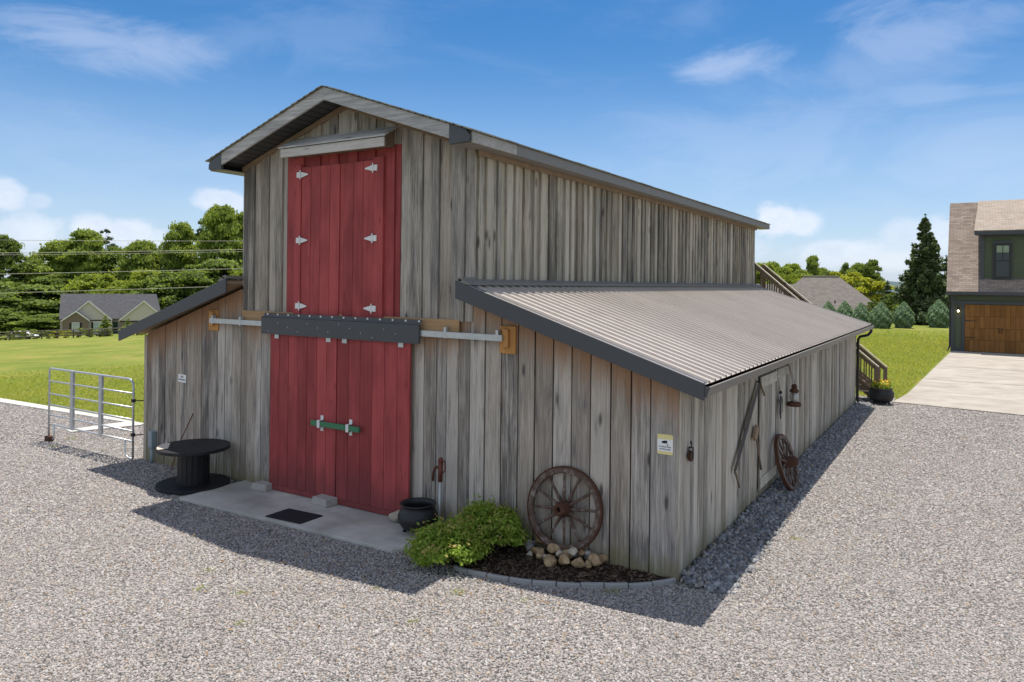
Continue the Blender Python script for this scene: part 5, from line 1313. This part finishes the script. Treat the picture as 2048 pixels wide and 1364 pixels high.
DK = broadleaf('t', 340, 5.0, 2.4, .1, 34, 240, .2, M['leaf_dark'])
SP2 = spruce(331, 6.5, 1.8, 20, M['spruce'], .22)
for (u, v, d, mm, hh_, lb) in ((1790, 585, 84, DK, 5, 'dark leafy tree between conifers and the hill'), (1815, 572, 86, BM[0], 1.6, 'lighter leafy tree left of the tall spruce'), (1836, 590, 80, DK, 5, 'dark leafy tree at the foot of the tall spruce'), (1870, 560, 82, SP2, 6.5, 'dark conifer behind the tall spruce trunk'), (1893, 510, 84, SP2, 6.5, 'dark conifer partly hidden by the garage house'), (1752, 600, 84, DK, 5, 'dark tree behind the biggest round conifer'), (1775, 560, 95, SP2, 6.5, 'dark pointed conifer below the distant hill')):
    x, y, zt = at(u, v, d); g = float(H(x, y)) - .2; s = (zt - g) / hh_; plant('broadleaf_tree' if mm in (DK, BM[0]) else 'conifer_tree', lb, 'tree', mm, (x, y, g), u, s, 'trees round the tall spruce', 1.0 if mm is not BM[0] else .8)
CS = [cone_shrub(401, 2.3, 1.0), cone_shrub(402, 2.3, 1.08)]
for i, (u, vt, vb, d, k, lb) in enumerate(((1657, 603, 650, 74, 0, 'half hidden round conifer nearest the barn roof'), (1690, 603, 652, 72, 1, 'second round conifer from the barn roof'), (1722, 606, 654, 70, 0, 'third round conifer from the barn roof'), (1762, 604, 656, 65.5, 1, 'round blue green conifer right of the barn eave end'), (1808, 604, 655, 66.5, 0, 'blue green conifer in front of the tall spruce'), (1878, 600, 655, 68, 1, 'blue green conifer beside the garage house wall'))):
    x, y, zt = at(u, vt, d); g = float(H(x, y)) - .05; s = (zt - g) / 2.3; plant('cone_conifer', lb, 'shrub', CS[k], (x, y, g), i * 1.3, s, 'round conifers along the lawn end', .88)
# distant hill
def hill():
    n = 60; vs, fs = [], []
    for i in range(n + 1):
        u = i / n; az = R(-28 + 56 * u) - .04; r_ = 1700
        hgt = 34 + 14 * math.sin(u * 9) + 8 * math.sin(u * 23 + 1) + 3 * math.sin(u * 61)
        for k, (rr, z) in enumerate(((r_ - 500, -12), (r_ - 150, hgt * .6), (r_, hgt), (r_ + 500, -12))): vs.append((rr * math.sin(az) , rr * math.cos(az), z))
    for i in range(n):
        for k in range(3): a = i * 4 + k; fs.append((a, a + 1, a + 5, a + 4))
    me = bpy.data.meshes.new('hills'); me.from_pydata(vs, [], fs); me.materials.append(M['hill']); o = link('hills', me); tag(o, kind='structure')
hill()

# ------------------------------------------------------------------ sky, sun, camera
SUN = Vector((-.055, .265, 1.0)).normalized()       # towards the sun
el = math.asin(SUN.z); az = math.atan2(SUN.x, SUN.y)
w = bpy.data.worlds.new('World'); scn.world = w; w.use_nodes = True
wt = w.node_tree; wt.nodes.clear()
class WN(NT):
    def __init__(s): s.t = wt
q = WN()
out = q.n('ShaderNodeOutputWorld'); bg = q.n('ShaderNodeBackground'); sky = q.n('ShaderNodeTexSky', sky_type='NISHITA')
sky.sun_disc = False; sky.sun_elevation = el; sky.sun_rotation = az % (2 * math.pi); sky.altitude = 300; sky.air_density = 1.0; sky.dust_density = .6; sky.ozone_density = 4.5
bg.inputs[1].default_value = .13
tc = q.n('ShaderNodeTexCoord'); sep = q.n('ShaderNodeSeparateXYZ'); q.l(tc.outputs['Generated'], sep.inputs[0])
azn = q.math('ARCTAN2', sep.outputs[0], sep.outputs[1]); eln = q.math('ARCSINE', sep.outputs[2])
cv = q.n('ShaderNodeCombineXYZ'); q.l(azn, cv.inputs[0]); q.l(eln, cv.inputs[1])
def vmap(sc):
    m_ = q.n('ShaderNodeMapping'); m_.inputs['Scale'].default_value = sc; q.l(cv.outputs[0], m_.inputs[0]); return m_.outputs[0]
nA = q.noise(vmap((17, 25, 1)), 1, 9, .64, .15); nB = q.noise(vmap((4.0, 11, 1)), 1, 8, .62, 1.0)
def px_dir(u, v):
    p = Vector(at(u, v, 1.0)) - Vector(CAM); p.normalize(); return math.atan2(p.x, p.y), math.asin(p.z)
def blob(u, v, su, sv, amp, soft, noise, namp):
    a0, e0 = px_dir(u, v); da = q.math('DIVIDE', q.math('SUBTRACT', azn, a0), su / 1482 ); de = q.math('DIVIDE', q.math('SUBTRACT', eln, e0), sv / 1482)
    r2 = q.math('SQRT', q.math('ADD', q.math('MULTIPLY', da, da), q.math('MULTIPLY', de, de)))
    r2 = q.math('ADD', r2, q.math('MULTIPLY', q.math('SUBTRACT', noise, .5), namp))
    return q.math('MULTIPLY', q.step(r2, 1.0, 1.0 - soft), amp)
cum = None
for args in ((0, 388, 42, 34, .75), (70, 462, 75, 38, .55), (185, 462, 55, 34, .75), (262, 466, 50, 32, .75), (300, 478, 60, 24, .5), (445, 405, 60, 30, .75), (80, 402, 26, 18, .35), (1555, 440, 62, 36, .85), (1605, 448, 52, 34, .7), (1690, 505, 120, 36, .55), (1815, 468, 55, 40, .45), (1885, 470, 60, 40, .6), (1780, 520, 120, 30, .5), (600, 480, 120, 50, .5), (1400, 500, 150, 40, .4)):
    b_ = blob(*args, .62, nA, 2.2); b_ = q.math('MULTIPLY', b_, .82); cum = b_ if cum is None else q.math('MAXIMUM', cum, b_)
cir = None
for args in ((160, 70, 210, 85, .36), (60, 40, 180, 60, .26), (1490, 125, 190, 48, .42), (1850, 60, 200, 75, .30), (1700, 130, 330, 70, .18), (1850, 190, 110, 50, .2), (620, 70, 260, 70, .12), (1600, 270, 500, 120, .16), (300, 300, 500, 90, .10), (1950, 300, 300, 120, .2)):
    b_ = blob(*args, 1.0, nB, 3.0); cir = b_ if cir is None else q.math('MAXIMUM', cir, b_)
wisps = q.math('MULTIPLY', q.step(q.noise(vmap((2.2, 9, 1)), 1, 6, .62, .8), .5, .85), .16)
cir = q.math('MAXIMUM', cir, wisps)
hs = q.n('ShaderNodeHueSaturation'); hs.inputs['Saturation'].default_value = 1.32; hs.inputs['Value'].default_value = .68; q.l(sky.outputs[0], hs.inputs['Color'])
hz = q.step(eln, R(19), R(-3), 0, .60)          # whiter air low down
base = q.mix(hz, hs.outputs[0], (3.8, 4.6, 6.2))
base = q.mix(q.math('MULTIPLY', cir, .8), base, (5.2, 5.5, 6.4))
shade = q.mix(q.step(nA, .3, .7), (4.8, 5.1, 5.9), (6.4, 6.4, 6.7))
base = q.mix(cum, base, shade)
# unseen clouds added beside and behind the camera to brighten the shaded walls
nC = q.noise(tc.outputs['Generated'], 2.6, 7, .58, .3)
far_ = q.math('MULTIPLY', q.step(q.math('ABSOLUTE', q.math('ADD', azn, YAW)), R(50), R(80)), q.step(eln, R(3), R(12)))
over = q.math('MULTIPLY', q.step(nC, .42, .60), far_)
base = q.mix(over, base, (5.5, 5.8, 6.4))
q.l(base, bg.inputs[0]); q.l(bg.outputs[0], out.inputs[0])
ld = bpy.data.lights.new('sun', 'SUN'); ld.energy = 4.9; ld.angle = R(.53); ld.color = (1, .94, .86)
so = bpy.data.objects.new('sun', ld); COL.objects.link(so); so.rotation_euler = SUN.to_track_quat('Z', 'Y').to_euler(); so.location = (-5, 5, 40)

cam = bpy.data.cameras.new('camera'); co_ = bpy.data.objects.new('camera', cam); COL.objects.link(co_)
cam.sensor_width = 36; cam.lens = 36 * 1482.3 / 2048; cam.shift_y = -(682 - 566.257) / 2048; cam.clip_end = 6000; cam.clip_start = .1
co_.location = tuple(CAM)
co_.rotation_euler = (Matrix.Rotation(YAW, 4, 'Z') @ Matrix.Rotation(R(90), 4, 'X') @ Matrix.Rotation(.0116, 4, 'Z')).to_euler()
scn.camera = co_
vs_ = scn.view_settings; vs_.view_transform = 'Standard'; vs_.look = 'None'; vs_.exposure = .42; vs_.gamma = 1
scn.cycles.max_bounces = 6; scn.cycles.transparent_max_bounces = 4; scn.cycles.use_denoising = True
